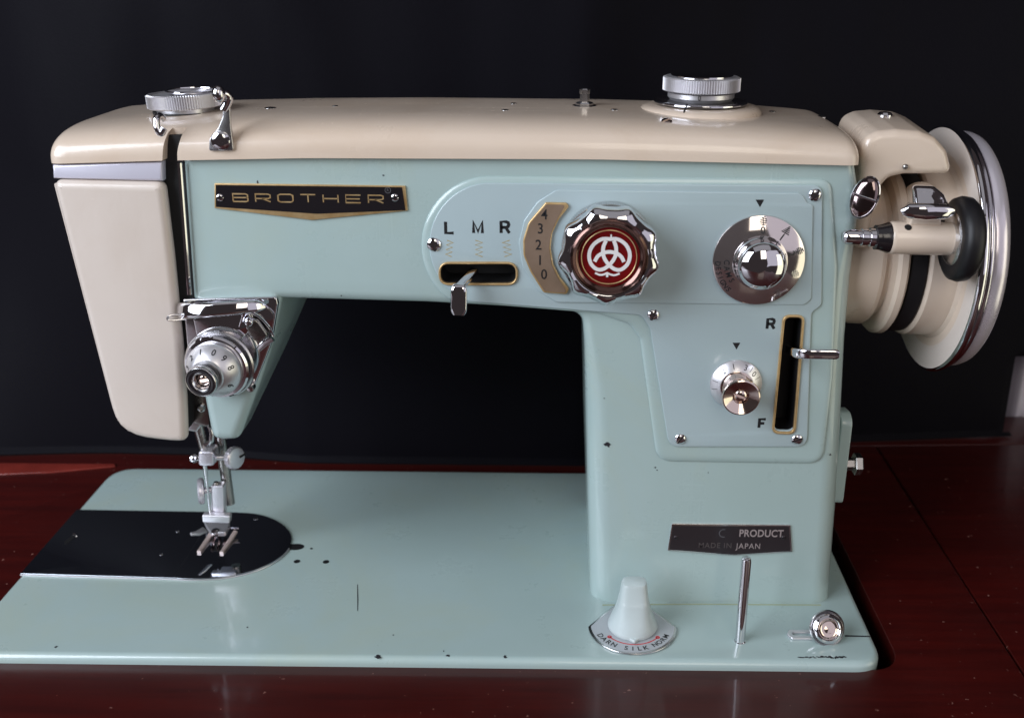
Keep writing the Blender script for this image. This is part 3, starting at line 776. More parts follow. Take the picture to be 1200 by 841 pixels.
# ---- tension assembly
YT = YF - 1.6
tp_px = [(214, 350), (324, 347.5), (325.5, 356), (318, 402), (311, 420), (298, 452), (292, 456), (262, 440), (232, 440), (221, 430)]
tens = make('tension_assembly', plate(rpoly(F2(tp_px, YT), [1, 1.5, 1, 3, 3, 2, 2, 3, 3, 2]), FRONT(YT + 3), 3, .8), MT['chrome'], root)
path = smooth_path([P(211, 363, Y=YT - 1), P(216, 363.5, Y=YT - 5.5), P(228, 363.5, Y=YT - 8.5), P(250, 362, Y=YT - 9), P(275, 360, Y=YT - 8), P(296, 358.5, Y=YT - 6), P(309, 358, Y=YT - 3)], 3)
wb = [6.2, 6.5, 6.7] + [6.8 - .16 * i for i in range(len(path) - 5)] + [3.6, 2.4]
make('guide_bar', strap(path, wb, 2.8, (0, .34, 1), .5), MT['chrome'], tens, angle=60)
make('upper_fold', plate(rpoly(F2([(226, 372), (292, 366), (296, 382), (283, 398), (232, 402)], YT - 2.5), 1.2), FRONT(YT - .5), 2, .5), MT['chrome'], tens)
h0 = P(209, 370, Y=YT - 6)
make('thread_guide', tube(smooth_path([h0 + Vector((4, 1, .2)), h0 + Vector((-1, -1, 1)), h0 + Vector((-3.2, -2, .6)), h0 + Vector((-3.6, -2.2, -.8)), h0 + Vector((-1, -1.6, -1.2)), h0 + Vector((3, 0, -1))], 5), .5, 8), MT['satin'], tens)
# axis slightly turned to the viewer's left
tc_ = P(263, 421, Y=YT); tc_.y = YT
ax = Vector((-.10, -1, -.02)).normalized()
make('tension_disc', lathe(tc_, ax, [(0, 0), (8, 0), (8, 2.2), (13.4, 3.0), (14.6, 4.0), (15.0, 5.0), (14.4, 5.6), (12.5, 5.2), (10, 5), (10, 7), (0, 7)], 72), MT['satin'], tens, angle=35)
make('check_spring_disc', lathe(tc_, ax, [(9, 6.0), (12.6, 6.2), (13.6, 7.0), (13.9, 8.2), (13.2, 9.0), (9, 9.4)], 72), MT['chrome'], tens, angle=35)
drum = make('numbered_drum', lathe(tc_, ax, [(0, 9), (11.4, 9.4), (11.7, 10), (11.8, 11), (11.4, 12.4), (7.6, 16.8), (6.9, 17.2), (6.6, 18), (0, 18)], 72), MT['alu'], tens, angle=35)
kprof = [(0, 16), (6.0, 16), (6.1, 20), (6.3, 22.8), (6.0, 23.6), (5.2, 23.9), (3.7, 23.4), (3.3, 22.8), (3.2, 20), (0, 20)]
kn = make('dial_knob', lathe(tc_, ax, kprof, 56), MT['blackgloss'], tens, angle=40)
make('knob_ring', lathe(tc_, ax, [(6.15, 21), (6.55, 21.3), (6.7, 22.6), (6.45, 23.6), (6.1, 23.9), (5.9, 23.6)], 56), MT['satin'], tens, angle=50)
make('knob_collar', lathe(tc_, ax, [(3.05, 20.2), (3.4, 23.5), (3.75, 23.75), (3.9, 23.5)], 40), MT['satin'], tens, angle=50)
screw(tc_ + ax * 20.4, ax, 2.7, 1.6, 5, tens, 'reflector')
uu, vv, _ = frame(ax)
for s, ang in (('1', -18), ('0', 16), ('9', 44), ('8', 72), ('6', 122), ('2', -48), ('3', -78)):
    a = radians(ang); out = uu * sin(a) * 1 + vv * cos(a); u = uu * cos(a) - vv * sin(a)
    sl_ = math.atan2(4.4, 3.8); up = (out * cos(sl_) - ax * sin(sl_)).normalized()
    p = tc_ + out * 9.6 + ax * 14.55
    make('digit', lettering(s, 4.0, p + u.cross(up) * .04, u, up, .05, .85, .04), MT['ink'], drum, smooth=False)
# check spring guard
g0 = [P(281, 382, Y=YT - 6), P(286, 367, Y=YT - 7), P(291, 364.5, Y=YT - 7), P(303, 370, Y=YT - 7), P(315, 382, Y=YT - 7), P(320.5, 393, Y=YT - 6)]
make('check_spring', tube(smooth_path(g0, 6), .55, 8), MT['chrome'], tens)
make('spring_guide', plate(rpoly(F2([(289, 371), (302, 375), (314, 392), (309, 404), (297, 398), (288, 384)], YT - 4), 2), FRONT(YT - 2), 2.4, .8), MT['steel'], tens)
screw(P(291.5, 377, Y=YT - 5.2), (0, -1, 0), 1.9, 1.4, 80, tens)
make('spring_stop', strap([P(303, 408, Y=YT - 5), P(311, 401, Y=YT - 5.6), P(319.5, 396, Y=YT - 6)], 2.6, 1.6, (.5, 0, -.6)), MT['chrome'], tens)
make('thread_post', lathe(P(296, 451, Y=YT), (0, -1, 0), rounded_cyl(1.6, 0, 4, .5), 20), MT['satin'], tens)
# small end of guide right of cover
# ---- needle and presser mechanism (behind the head, at Y ~ 82)
YN = 82.0
pp = lambda a, b, Y=YN: P(a, b, Y=Y)
guard = make('bar_housing', plate(rpoly(F2([(217, 425), (246, 427), (247, 498), (240, 500), (218, 492)], 50), 1.5), FRONT(62), 12, .8), MT['steel'], root)
make('bar_clamp', lathe(P(236, 477, Y=50), (0, -1, 0), [(0, -1), (1.9, -1), (2.0, .8), (1.3, 1.5), (1.2, .7), (0, .7)], 20), MT['satin'], guard)
make('housing_seam', tube([P(242, 440, Y=49.8), P(246, 500, Y=49.8)], .4, 6), MT['black'], guard)
make('bar_bracket', plate(rpoly(F2([(217, 488), (231, 486), (236, 497), (231, 505), (217, 503)], 56), 1.6), FRONT(64), 9, 1), MT['alu'], root)
c0 = pp(255, 470); c1 = pp(264, 590)
prb = make('presser_bar', tube([Vector((c1.x - 1.0, YN + 6, c0.z + 40)), Vector((c1.x, YN + 6, 22))], 2.7, 20), MT['steel'], root)
nb = make('needle_bar', tube([pp(228, 470), pp(233, 500), pp(239, 524)], [2.6, 2.6, 2.2], 16), MT['steel'], root)
make('hook_link', tube(smooth_path([pp(243, 494, 74), pp(248, 505, 72), pp(247, 517, 72), pp(241, 520, 74)], 5), 1.2, 10), MT['satin'], root)
clampc = pp(241, 537)
cl_ = make('needle_clamp', plate(rpoly(F2([(232, 528.5), (250, 528.5), (250.5, 546), (232, 546)], YN - 6), 1.8), FRONT(YN + 3), 9, 1.2), MT['nickel'], root)
p = pp(231, 536, YN - 2)
make('clamp_stud', lathe(p, (-1, 0, 0), [(0, -2), (1.5, -2), (1.6, 0), (2.2, .6), (2.4, 1.8), (1.9, 3.0), (.9, 3.6), (.01, 3.7)], 20), MT['chrome'], cl_)
p = pp(250, 535, YN - 2)
make('clamp_screw', lathe(p, (1, 0, 0), [(0, -1), (2.6, -1), (2.6, 1.2), (2.0, 1.6), (1.5, 2.2), (1.5, 7.5), (1.8, 7.8), (1.8, 8.5), (0, 8.5)], 20), MT['alu'], cl_, angle=40)
p = pp(271.5, 535, YN - 3); sx_ = Vector((1, -.55, .12)).normalized()
ts = make('thumb_screw', lathe(p, sx_, [(0, 0), (4.6, 0), (5.4, .5), (5.5, 1.2), (5.5, 3.0), (5.0, 3.6), (3.8, 3.9), (.01, 3.9)], 36, lambda a, j, q: q + (.14 * (1 if int(a / (2 * pi) * 36 + .5) % 2 else -1) if q > 5.2 else 0)), MT['nickel'], cl_, angle=25)
u9, v9, n9 = frame(sx_)
make('screw_slot', tube([p + n9 * 4.0 + u9 * 1.5, p + n9 * 3.6 + u9 * 5.4], .55, 8), MT['black'], ts)
make('needle', tube([pp(240, 544, YN - 5), pp(241.5, 556, YN - 4.5), pp(242, 560, YN - 4.5), pp(247.5, 612, YN - 4)], [1.05, 1.0, .62, .45], 12), MT['chrome'], root)
# lifter thumb screw on presser bar
p = pp(240, 574, YN); sx2 = Vector((-1, -.35, .05)).normalized()
fs = make('foot_screw', lathe(p, sx2, [(0, -4), (1.6, -4), (1.6, 0), (5.2, .1), (6.3, .6), (6.6, 1.3), (6.4, 2.6), (5.6, 3.3), (.01, 3.6)], 36), MT['nickel'], root, angle=35)
make('foot_crossbar', plate(rpoly(F2([(236.5, 603), (269.5, 604), (269, 613), (237, 612)], YN - 7), .8), FRONT(YN - 3), 4, .8), MT['alu'], root)
sh = make('foot_shank', plate(rpoly(F2([(247, 569), (261.5, 569), (262.5, 604), (247.5, 604)], YN - 3), .8), FRONT(YN + 2.5), 5.5, .5), MT['nickel'], root)
screw(P(253.5, 566.5, Y=YN - 1), (0, -.3, 1), 1.4, 1.6, 40, sh, 'steel')
foot = make('presser_foot', plate(rpoly(B2([(238, 606), (269, 607), (269, 613), (264, 622), (247, 622), (241, 613)], 6), 1), TOP(3.0), 2.6, .5), MT['alu'], root)
make('toe_front', strap([pp(240, 620, 78) + Vector((0, 0, 0)), pp(232, 624, 73), pp(224, 625, 70)], [3.5, 3.0, 1.6], 1.3, (0, 1, 0)), MT['alu'], foot)
def bedpt(a, b, z): return P(a, b, Z=z)
make('toe', strap([bedpt(250, 620, 3.2), bedpt(244, 630, 1.6), bedpt(233, 646, 1.4)], [2.4, 2.4, 2.0], 1.5), MT['peach'], foot)
make('toe', strap([bedpt(276, 622, 3.2), bedpt(270, 632, 1.6), bedpt(259.5, 647, 1.4)], [2.4, 2.4, 2.0], 1.5), MT['peach'], foot)
make('cross_pin', tube([bedpt(262, 618, 5), bedpt(280, 618, 5)], .6, 10), MT['chrome'], foot)
make('ankle', lathe(bedpt(253, 624, 4), (0, -.4, 1), rounded_cyl(2.2, -2, 2, .6), 20), MT['chrome'], foot)

# ---- needle plate
crv = smooth_path([(262, 600.5, 0), (300, 602.5, 0), (325, 611, 0), (339, 623, 0), (341.5, 635, 0), (334, 648, 0), (316, 661, 0), (290, 671, 0), (258, 677, 0), (224, 678.3, 0), (203, 677.6, 0)], 4)
pl = [(90, 597.5)] + [(q.x, q.y) for q in crv] + [(20, 672.5)]
npl = make('slide_plate', plate(B2(pl), TOP(.01), .75, .18), MT['mirror'], root)
make('plate_edge', tube([P(24, 672.8, Z=.5)] + [P(q.x, q.y + .3, Z=.5) for q in reversed(crv[18:])], .33, 8), MT['alu'], npl)
# clip the left edge to the bed edge
for v in npl.data.vertices:
    if v.co.x < -.2598: v.co.x = -.2598
hs = B2([(75, 634), (80, 630.5), (86, 625), (89, 624.5), (89, 627.5), (81, 635), (76, 637.5)], .76)
make('finger_hole', plate(rpoly(hs, .4), TOP(.79), .05, 0), MT['black'], npl)
make('hole_lip', tube([P(85.5, 624.5, Z=.9), P(89, 624.8, Z=.95), P(89.5, 627.5, Z=.9)], .35, 8), MT['chrome'], npl)
nh = B2([(249, 634), (268, 634), (266, 645), (247, 645)], .76)
make('needle_hole', plate(rpoly(nh, .8), TOP(.79), .05, 0), MT['black'], npl)
fd = []
for k in range(3):
    q = B2([(250 + k * 6.5, 630), (253 + k * 6.5, 630), (250 + k * 6.5, 644), (247 + k * 6.5, 644)], 1)
    fd.append(plate(q, TOP(.85), .7, .15))
make('feed_dog', join(*fd), MT['darkchrome'], npl)
for x, y in ((208, 621.5), (189, 648.5), (300, 606.5)):
    screw(P(x, y, Z=.76), (0, 0, 1), 1.0 if x < 300 else 1.5, .3, 60, npl, 'satin')
sd = P(203, 677, Z=.78); se = P(205, 600, Z=.78)
make('plate_joint', tube([Vector((sd.x, sd.y, .72)), Vector((sd.x + .2, se.y, .72))], .12, 6), MT['black'], npl)
bh = make('bed_hole', plate(circle(B2([(346, 640)])[0], 4.6, 3.0, 24), TOP(.02), .06, 0), MT['black'], bed)
for (x, y, r) in ((348, 657, 1.6), (382, 657.5, 1.6), (365, 642, .7)):
    make('bed_hole', plate(circle(B2([(x, y)])[0], r, r, 18), TOP(.02), .06, 0), MT['black'], bed)

# ---- feed dog knob
fcx = P(740, 738, Z=0)
out = []
R_ = 20.0
for i in range(64):
    a = 2 * pi * i / 64
    x, y = R_ * cos(a), R_ * sin(a)
    out.append((x, y))
# chamfered behind left and right
def clipline(poly, nx, ny, d):
    o = []
    for i, p in enumerate(poly):
        q = poly[(i + 1) % len(poly)]
        dp, dq = p[0] * nx + p[1] * ny - d, q[0] * nx + q[1] * ny - d
        if dp <= 0: o.append(p)
        if dp * dq < 0:
            t = dp / (dp - dq); o.append((p[0] + (q[0] - p[0]) * t, p[1] + (q[1] - p[1]) * t))
    return o
for sgn in (-1, 1): out = clipline(out, sgn * .80, .60, 15.5)
cf = (fcx.x + .5, fcx.y + 2.2)
out = [(cf[0] + x, cf[1] + y) for x, y in out]
fplate = make('feed_plate', plate(out, TOP(.02), 1.1, .35), MT['satin'], root)
inn = [(cf[0] + (x - cf[0]) * .94, cf[1] + (y - cf[1]) * .94) for x, y in out]
make('plate_face', plate(inn, TOP(1.1), .08, 0), mat('pale_plate', (.50, .52, .55), .35, metal=.3), fplate, smooth=False)
def bed_ring_text(s, mid, r, da, size, m):
    for i, ch in enumerate(s):
        a = radians(mid + (i - (len(s) - 1) / 2) * da)      # measured from the front, counter-clockwise
        d = Vector((sin(a), -cos(a), 0)); u = Vector((cos(a), sin(a), 0)); up = -d
        make('lettering', lettering(ch, size, Vector((cf[0], cf[1], 1.19)) + d * r, u, up, .04, 1, .06), MT[m], fplate, smooth=False)
bed_ring_text('DARN', -48, 16.6, 10, 3.7, 'ink'); bed_ring_text('SILK', 2, 16.6, 10, 3.7, 'ink'); bed_ring_text('NORM', 48, 16.4, 9.6, 3.5, 'ink')
arc = [(cf[0] + 13.6 * sin(radians(a)), cf[1] - 13.6 * cos(radians(a))) for a in range(-52, 53, 4)]
make('red_arrow', join(stroke(arc, .55, (0, 0, 1.18), (1, 0, 0), (0, 1, 0), .04),
    stroke(circle(arc[0], .7, n=10), .7, (0, 0, 1.18), (1, 0, 0), (0, 1, 0), .04, True), stroke(circle(arc[-1], .7, n=10), .7, (0, 0, 1.18), (1, 0, 0), (0, 1, 0), .04, True)), MT['redprint'], fplate, smooth=False)
# the knob: conical foot growing into a tall grip, little pointer at the front
V, Fc = [], []; K = 40
levels = [(0, 10.9, 10.9), (.8, 11.3, 11.3), (2.2, 11.2, 11.2), (4.5, 10.2, 10.6), (8, 8.9, 9.2), (12, 7.7, 7.6), (16, 6.9, 6.6), (17.5, 6.7, 6.2), (18.5, 6.5, 5.6), (26, 5.7, 4.6), (27.5, 5.2, 4.1), (28, 4.2, 3.2)]
for (h, ax_, ay_) in levels:
    for k in range(K):
        a = 2 * pi * k / K; e = 1.0 if h < 3 else (.62 if h > 15 else 1 - .38 * (h - 3) / 12)
        ca, sa = cos(a), sin(a)
        V.append(Vector((cf[0] + ax_ * math.copysign(abs(ca) ** e, ca), cf[1] - .5 + ay_ * math.copysign(abs(sa) ** e, sa), 1.3 + h * .86)))
for l in range(len(levels) - 1):
    for k in range(K):
        m = (k + 1) % K; Fc.append((l * K + k, l * K + m, (l + 1) * K + m, (l + 1) * K + k))
Fc.append(tuple(range(K))); Fc.append(tuple((len(levels) - 1) * K + k for k in range(K)))
fk = make('feed_knob', (V, Fc), MT['ivory'], root, angle=42)
ptr = [(cf[0] - 4.5, cf[1] - 9.2), (cf[0] + 4.5, cf[1] - 9.2), (cf[0] + .3, cf[1] - 13.2), (cf[0] - .3, cf[1] - 13.2)]
make('pointer', plate(ptr, TOP(1.3), 1.6, .4), MT['ivory'], fk)

# ---- spool pin, bobbin tension guide
sp = P(867, 750, Z=0); st_ = P(874.5, 657, Y=sp.y)
spin = make('spool_pin', lathe(sp, (st_ - sp), [(0, -1), (2.6, -1), (2.6, .2), (2.2, .4), (2.2, 41.6), (1.95, 42.8), (1.2, 43.4), (.01, 43.6)], 28), MT['chrome'], root, angle=35)
g_px = [(926, 736), (930, 733.5), (1000, 733.5), (1000, 750.5), (930, 750.5), (922, 744)]
gc = P(933, 742, Z=1)
strap_o = [(gc.x - 2.5, gc.y - 3.2), (gc.x - 4.3, gc.y), (gc.x - 2.5, gc.y + 3.2), (gc.x + 14, gc.y + 3.2), (gc.x + 14, gc.y - 3.2)]
sl2 = rpoly([(gc.x - 1.5, gc.y - 1.2), (gc.x + 8, gc.y - 1.2), (gc.x + 8, gc.y + 1.2), (gc.x - 1.5, gc.y + 1.2)], 1.1)
gd = make('bobbin_guide', plate(rpoly(strap_o, [2, 2, 2, 0, 0]), TOP(.02), 1.2, .3, [sl2]), MT['alu'], root)
dc = P(971, 736, Z=7.0); da_ = Vector((.10, -.80, .42)).normalized()
make('guide_disc', lathe(dc - da_ * 3, da_, [(0, 0), (6.8, 0), (7.9, .6), (8.1, 1.2), (7.7, 1.8), (6.4, 1.2), (5.8, 1.6), (0, 1.6)], 56), MT['satin'], gd, angle=28)
make('guide_disc', lathe(dc - da_ * 3, da_, [(0, 1.6), (5.2, 1.8), (6.3, 2.6), (6.5, 3.1), (6.0, 3.7), (5.1, 4.1), (4.6, 3.6), (4.3, 3.0), (0, 2.8)], 56), MT['chrome'], gd, angle=28)
make('guide_cap', lathe(dc - da_ * 3, da_, [(4.5, 2.8), (4.5, 3.5), (4.1, 3.7), (3.7, 3.3), (2.0, 3.7), (.01, 3.9)], 40), MT['reflector'], gd, angle=60)
make('guide_post', tube([dc - da_ * 2.5, Vector((dc.x, dc.y + 3.5, .8))], 2.4, 16), MT['steel'], gd)
make('scratch', plate(B2([(990, 743.2), (1020, 744.2), (1020, 745.4), (990, 745)]), TOP(.02), .04, 0), MT['chip'], bed, smooth=False)

# ---- side plate and bolt on the pillar's right
sxp = P(988, 540, Y=60).x
spl = rpoly([(52, P(990, 590, Y=52).z), (70, P(990, 590, Y=52).z - 2), (70, P(996, 480, Y=66).z + 1), (58, P(996, 480, Y=60).z), (53, P(992, 495, Y=52).z)], [3, 3, 6, 6, 5])
fr = (Vector((P(990, 540, Y=52).x - 3.4, 0, 0)), Vector((0, 1, 0)), Vector((0, 0, 1)), Vector((1, 0, 0)))
make('side_plate', plate(spl, fr, 5.2, .7), MT['green'], root)
hb = P(1004, 543, Y=56)
hexp = [(0, -5), (3.0, -5), (3.0, 0), (4.9, 0), (5.2, .4), (5.2, 3.0), (4.5, 3.6), (0, 3.6)]
hx = lathe(hb + Vector((-1.5, 0, 0)), (1, 0, 0), hexp, 6)
make('hex_bolt', hx, MT['steel'], root, smooth=False)

# ---- arm end: drum, belt groove, handwheel
WC = (82.0, 160.5)
axc = lambda X: Vector((X, WC[0], WC[1]))
def xl(prof, seg=96): return lathe(Vector((0, WC[0], WC[1])), (1, 0, 0), [(r, x) for r, x in prof], seg)
motor = make('end_boss', xl([(0, 118), (32, 118), (32.6, 119), (34, 137), (33, 139), (30, 139.4), (0, 139.4)]), MT['cream'], root, angle=30)
wheel = make('handwheel', xl([(0, 138), (31, 138), (31, 142), (36.5, 142.6), (38.0, 144), (38.2, 146.5), (37, 147.6), (34.8, 148), (34.8, 155.5), (37.5, 156), (38.4, 157), (38.4, 158), (38.8, 168), (40, 169.6), (52.6, 170.2), (0, 171)]), MT['cream'], root, angle=24)
make('drive_belt', xl([(34.9, 148.2), (36.9, 148.6), (37.1, 151.8), (36.9, 155.0), (34.9, 155.4)]), MT['rubber'], wheel, angle=40)
make('flange', xl([(40, 169.9), (53.6, 169.4), (54.6, 169.9), (54.9, 170.9), (54.0, 171.9), (45, 172.2)]), MT['creamgrey'], wheel, angle=40)
make('flange_edge', xl([(53.9, 169.2), (54.9, 169.5), (55.3, 170.6), (55.1, 172.2), (54.0, 172.8), (53.0, 172.4)]), MT['chrome'], wheel, angle=60)
MT['rimsheen'] = mat('wheel_rim_sheen', (.78, .73, .80), .24, metal=.55, rvar=.06)  # outer rim coloured paler to paint in the bright room it reflects
make('sheen_rim', xl([(44, 175.5), (52.4, 175.6), (52.7, 176.2), (52.4, 179.6), (51.6, 181.6), (50.2, 182.8), (48.5, 183.3), (44, 183.5)]), MT['rimsheen'], wheel, angle=70)
make('chrome_rim', xl([(44, 171.5), (50.4, 172.2), (51.6, 172.4), (52.8, 173.0), (53.3, 174.0), (53.3, 174.8), (52.9, 175.6), (51.8, 175.9), (44, 176.0)]), MT['softchrome'], wheel, angle=70)
make('wheel_hub', xl([(0, 170), (46, 171), (46, 182), (30, 184), (0, 184.5)]), MT['creamgrey'], wheel)
# belt guard on top
gp_out = [(1011, 172), (1017, 161), (1030, 155), (1052, 153), (1080, 155.5), (1098, 163), (1111, 178), (1118, 205), (1060, 205), (1042, 209), (1031, 222), (1025, 240), (1019, 292), (1000, 292), (1004, 240), (1010, 205)]
V, Fc = plate(subdiv(rpoly(F2(gp_out, 46), [7, 7, 7, 7, 7, 7, 7, 3.9, 5, 5, 5, 5, 3.9, 3.9, 3, 3]), 5), FRONT(46 + 42), 42, 3.0, res=6)
for v in V:      # the top rises gently towards the back
    if v.z > 190: v.z += 3.0 * sin(min(1, max(0, (v.y - 46) / 30)) * pi / 2) * min(1, (v.z - 190) / 18)
make('belt_guard', (V, Fc), MT['cream'], root, angle=35)
make('guard_screw', lathe(P(1037, 134.5, Y=75), (0, 0, 1), [(0, -2), (3.2, -2), (3.2, .3), (2.4, 1.2), (.01, 1.6)], 24), MT['chrome'], root)
make('guard_pin', lathe(P(1061, 195, Y=45.5), (0, -1, 0), [(0, -1), (1.1, -1), (1.1, .6), (.6, 1.1), (.01, 1.2)], 16), MT['steel'], root)
# ---- bobbin winder
YW = 30.0
wa = P(1043, 278, Y=YW); wb = P(1116, 279.5, Y=YW)
dxw = (wb - wa); Lw = dxw.length
wind = make('bobbin_winder', lathe(wa, dxw, [(0, -1), (5.6, -1), (6.4, 0), (6.6, 1), (6.6, Lw), (0, Lw)], 48), MT['cream'], root)
make('winder_stem', tube([P(1078, 270, Y=44), P(1078, 225, Y=62)], [5.2, 6.2], 24), MT['cream'], wind)
make('winder_collar', lathe(wa, dxw, [(0, -6), (4.9, -6), (5.0, -4.5), (6.2, -1.0), (6.0, -.4), (0, -.2)], 40), MT['blackgloss'], wind, angle=40)
make('winder_spindle', lathe(wa, dxw, [(.01, -19.2), (1.9, -19.0), (2.8, -18.2), (3.1, -17.4), (3.1, -12.2), (2.9, -12.0), (2.9, -11.6), (3.4, -11.4), (3.4, -9.2), (3.1, -9), (3.1, -8.4), (3.8, -8.2), (3.8, -5.6), (0, -5.6)], 40), MT['chrome'], wind, angle=35)
make('oil_hole', lathe(wa + Vector((5.2, -3.6, 4.8)), (0, -.6, .8), [(0, -1), (1.4, -1), (1.4, .75), (0, .75)], 16), MT['black'], wind)
tyc = Lw + 2.0
make('rubber_tyre', lathe(wa, dxw, [(9, tyc - 1.5), (11, tyc - 2.6), (14, tyc - 2.8), (16.2, tyc - 1.6), (17, tyc + .8), (16.6, tyc + 3.6), (15, tyc + 5.4), (11, tyc + 6.0), (8, tyc + 5)], 72), MT['rubber'], wind, angle=70)
make('tyre_washer', lathe(wa, dxw, [(0, tyc - 3.2), (9.0, tyc - 3.2), (10.4, tyc - 2.6), (11.2, tyc - 1.6), (10, tyc), (0, tyc)], 56), MT['satin'], wind, angle=35)
V, Fc = plate(rpoly(F2([(1069, 216), (1094, 217), (1105, 226), (1110, 242), (1065, 242)], 32), [2, 3, 3, 1.5, 1.5]), FRONT(34), 4, 1.8, res=4)
for v in V: v.y -= (P(1085, 216, Y=32).z - v.z) * .75; v.y += .035 * (v.x - P(1085, 216, Y=32).x) ** 2
latch = make('winder_latch', (V, Fc), MT['chrome'], wind, angle=50)
make('latch_lip', strap([P(1059, 247, Y=23), P(1064, 246, Y=22), P(1086, 247.5, Y=21.5), P(1108, 247.5, Y=22), P(1114, 246, Y=23)], [3, 6.0, 6.6, 6.0, 3], 4.6, (0, 0, 1), .7), MT['chrome'], wind, angle=60)
make('winder_bridge', plate(rpoly(F2([(1070, 247), (1102, 247), (1104, 264), (1066, 264)], 27), 1), FRONT(33), 6, .8), MT['cream'], wind)
# thumb tab
tabc = P(1013.5, 231, Y=34); tn = Vector((-.35, -.9, .15)).normalized()
u_, v_, _ = frame(tn)
V, Fc = lathe(tabc, tn, [(0, -1.6), (7.6, -1.6), (8.2, -1.0), (8.2, .2), (7.4, .9), (4.5, 1.3), (.01, 1.4)], 48)
rot = radians(-14)
ux, vx = u_ * cos(rot) + v_ * sin(rot), v_ * cos(rot) - u_ * sin(rot)
V = [tabc + ux * ((q - tabc).dot(ux) * .60) + vx * ((q - tabc).dot(vx) * 1.0) + tn * (q - tabc).dot(tn) for q in V]
tab = make('clutch_tab', (V, Fc), MT['darkchrome'], root, angle=50)
make('tab_bar', tube([tabc - ux * 4.4 + tn * 1.2, tabc + ux * 4.6 + tn * 1.2], .6, 10), MT['chrome'], tab)
ring = [tabc + ux * 4.9 * cos(a) + vx * 8.2 * sin(a) + tn * .3 for a in [2 * pi * k / 32 for k in range(33)]]
make('tab_rim', tube(ring, .55, 8), MT['chrome'], tab)

# ---- things on the top cover
def topz(px, Y):      # height of the cover under a point
    X = px
    for (a, b) in zip(rows, rows[1:]):
        if a[0] <= X <= b[0]:
            t = (X - a[0]) / (b[0] - a[0]); yf = a[1] + (b[1] - a[1]) * t; yb = a[2] + (b[2] - a[2]) * t
            z0 = a[3] + (b[3] - a[3]) * t; z1 = a[4] + (b[4] - a[4]) * t
            c = abs((Y - (yf + yb) / 2) / ((yb - yf) / 2)); c = min(c, .999)
            th_ = math.acos(c ** (4.2 / 2)); return z0 + (z1 - z0) * sin(th_) ** (2 / 3.0)
    return 222
pl_ = P(175.5, 118, Y=72); pr_ = P(257, 118, Y=72)
r1 = (pr_.x - pl_.x) / 2; c1_ = Vector(((pl_.x + pr_.x) / 2, 72, P(216, 130.5, Y=72 - r1).z))
def knurlf(seg, k, rmin):
    return lambda a, j, q: q + ((k if int(round(a / (2 * pi) * seg)) % 2 else -k) if q > rmin else 0)
tilt = Vector((-.035, .012, 1)).normalized()
pd = make('pressure_dial', lathe(c1_, tilt, [(0, -4), (r1 * .8, -4), (r1 * .8, 0), (r1 - .2, 0), (r1, .3), (r1, 5.3), (r1 - .3, 5.7), (r1 - 1.2, 5.7), (r1 - 1.8, 5.2), (0, 4.9)], 180, knurlf(180, .42, r1 - .1)), MT['alu'], root, angle=18)
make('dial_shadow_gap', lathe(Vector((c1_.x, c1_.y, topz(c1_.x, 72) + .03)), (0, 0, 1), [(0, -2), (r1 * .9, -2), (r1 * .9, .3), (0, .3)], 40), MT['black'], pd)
make('dial_ring', tube([c1_ + tilt * 6.0 + Vector((3 + (r1 - 4.0) * cos(a), (r1 - 4.5) * sin(a) + 3, .3)) for a in [2 * pi * k / 48 for k in range(49)]], .5, 8), MT['chrome'], pd)
# right dial
pl_ = P(778, 100, Y=82); pr_ = P(866, 100, Y=82); r2 = (pr_.x - pl_.x) / 2; cxd = (pl_.x + pr_.x) / 2
z2 = P(822, 124, Y=82 - r2 * 1.2).z
c2_ = Vector((cxd, 82, z2 - 1.1))
rb = r2 * 1.62
base = make('cam_dial_base', lathe(Vector((cxd, 82, z2 - 7.3)), (0, 0, 1), [(0, -3), (rb + 1.2, -3), (rb + .6, 1), (rb, 3.6), (rb - 1.5, 5.0), (rb - 4.5, 5.6), (0, 5.7)], 96), MT['cream'], root, angle=60)
cd = make('cam_dial', lathe(c2_, (0, 0, 1), [(0, 0), (r2 * 1.2, 0), (r2 * 1.23, .3), (r2 * 1.23, .9), (r2 * 1.2, 1.2), (r2 * .8, 1.3), (0, 1.4)], 96), MT['blackgloss'], root, angle=30)
make('skirt_edge', lathe(c2_, (0, 0, 1), [(r2 * 1.215, .1), (r2 * 1.245, .2), (r2 * 1.25, .7), (r2 * 1.235, 1.2), (r2 * 1.2, 1.3)], 96), MT['chrome'], cd, angle=60)
make('dial_drum', lathe(c2_, (0, 0, 1), [(0, 1), (r2 * .80, 1), (r2 * .885, 2.6), (r2 * .885, 4.4), (r2 * .8, 4.9), (0, 5.0)], 96), MT['alu'], cd, angle=30)
make('knurled_ring', lathe(c2_, (0, 0, 1), [(0, 4.9), (r2 - .8, 4.9), (r2, 5.4), (r2, 10.6), (r2 - .7, 11.1), (0, 11.1)], 180, knurlf(180, .42, r2 - .1)), MT['alu'], cd, angle=18)
make('dial_cap', lathe(c2_, (0, 0, 1), [(0, 11.1), (r2 * .83, 11.1), (r2 * .83, 11.7), (r2 * .78, 12.1), (0, 12.1)], 72), MT['chrome'], cd, angle=30)
make('index_mark', lettering('0', 3.0, c2_ + Vector((-2.5, -r2 * .895, 3.5)), (1, 0, 0), (0, 0, 1), .05, .9, 0), MT['ink'], cd, smooth=False)
im = P(803.5, 129, Y=50)
make('index_line', tube([Vector((im.x, im.y, im.z + .9)) + Vector((.8, 3, 1)), im + Vector((-.8, -1.2, -.6))], .35, 6), MT['ink'], base)
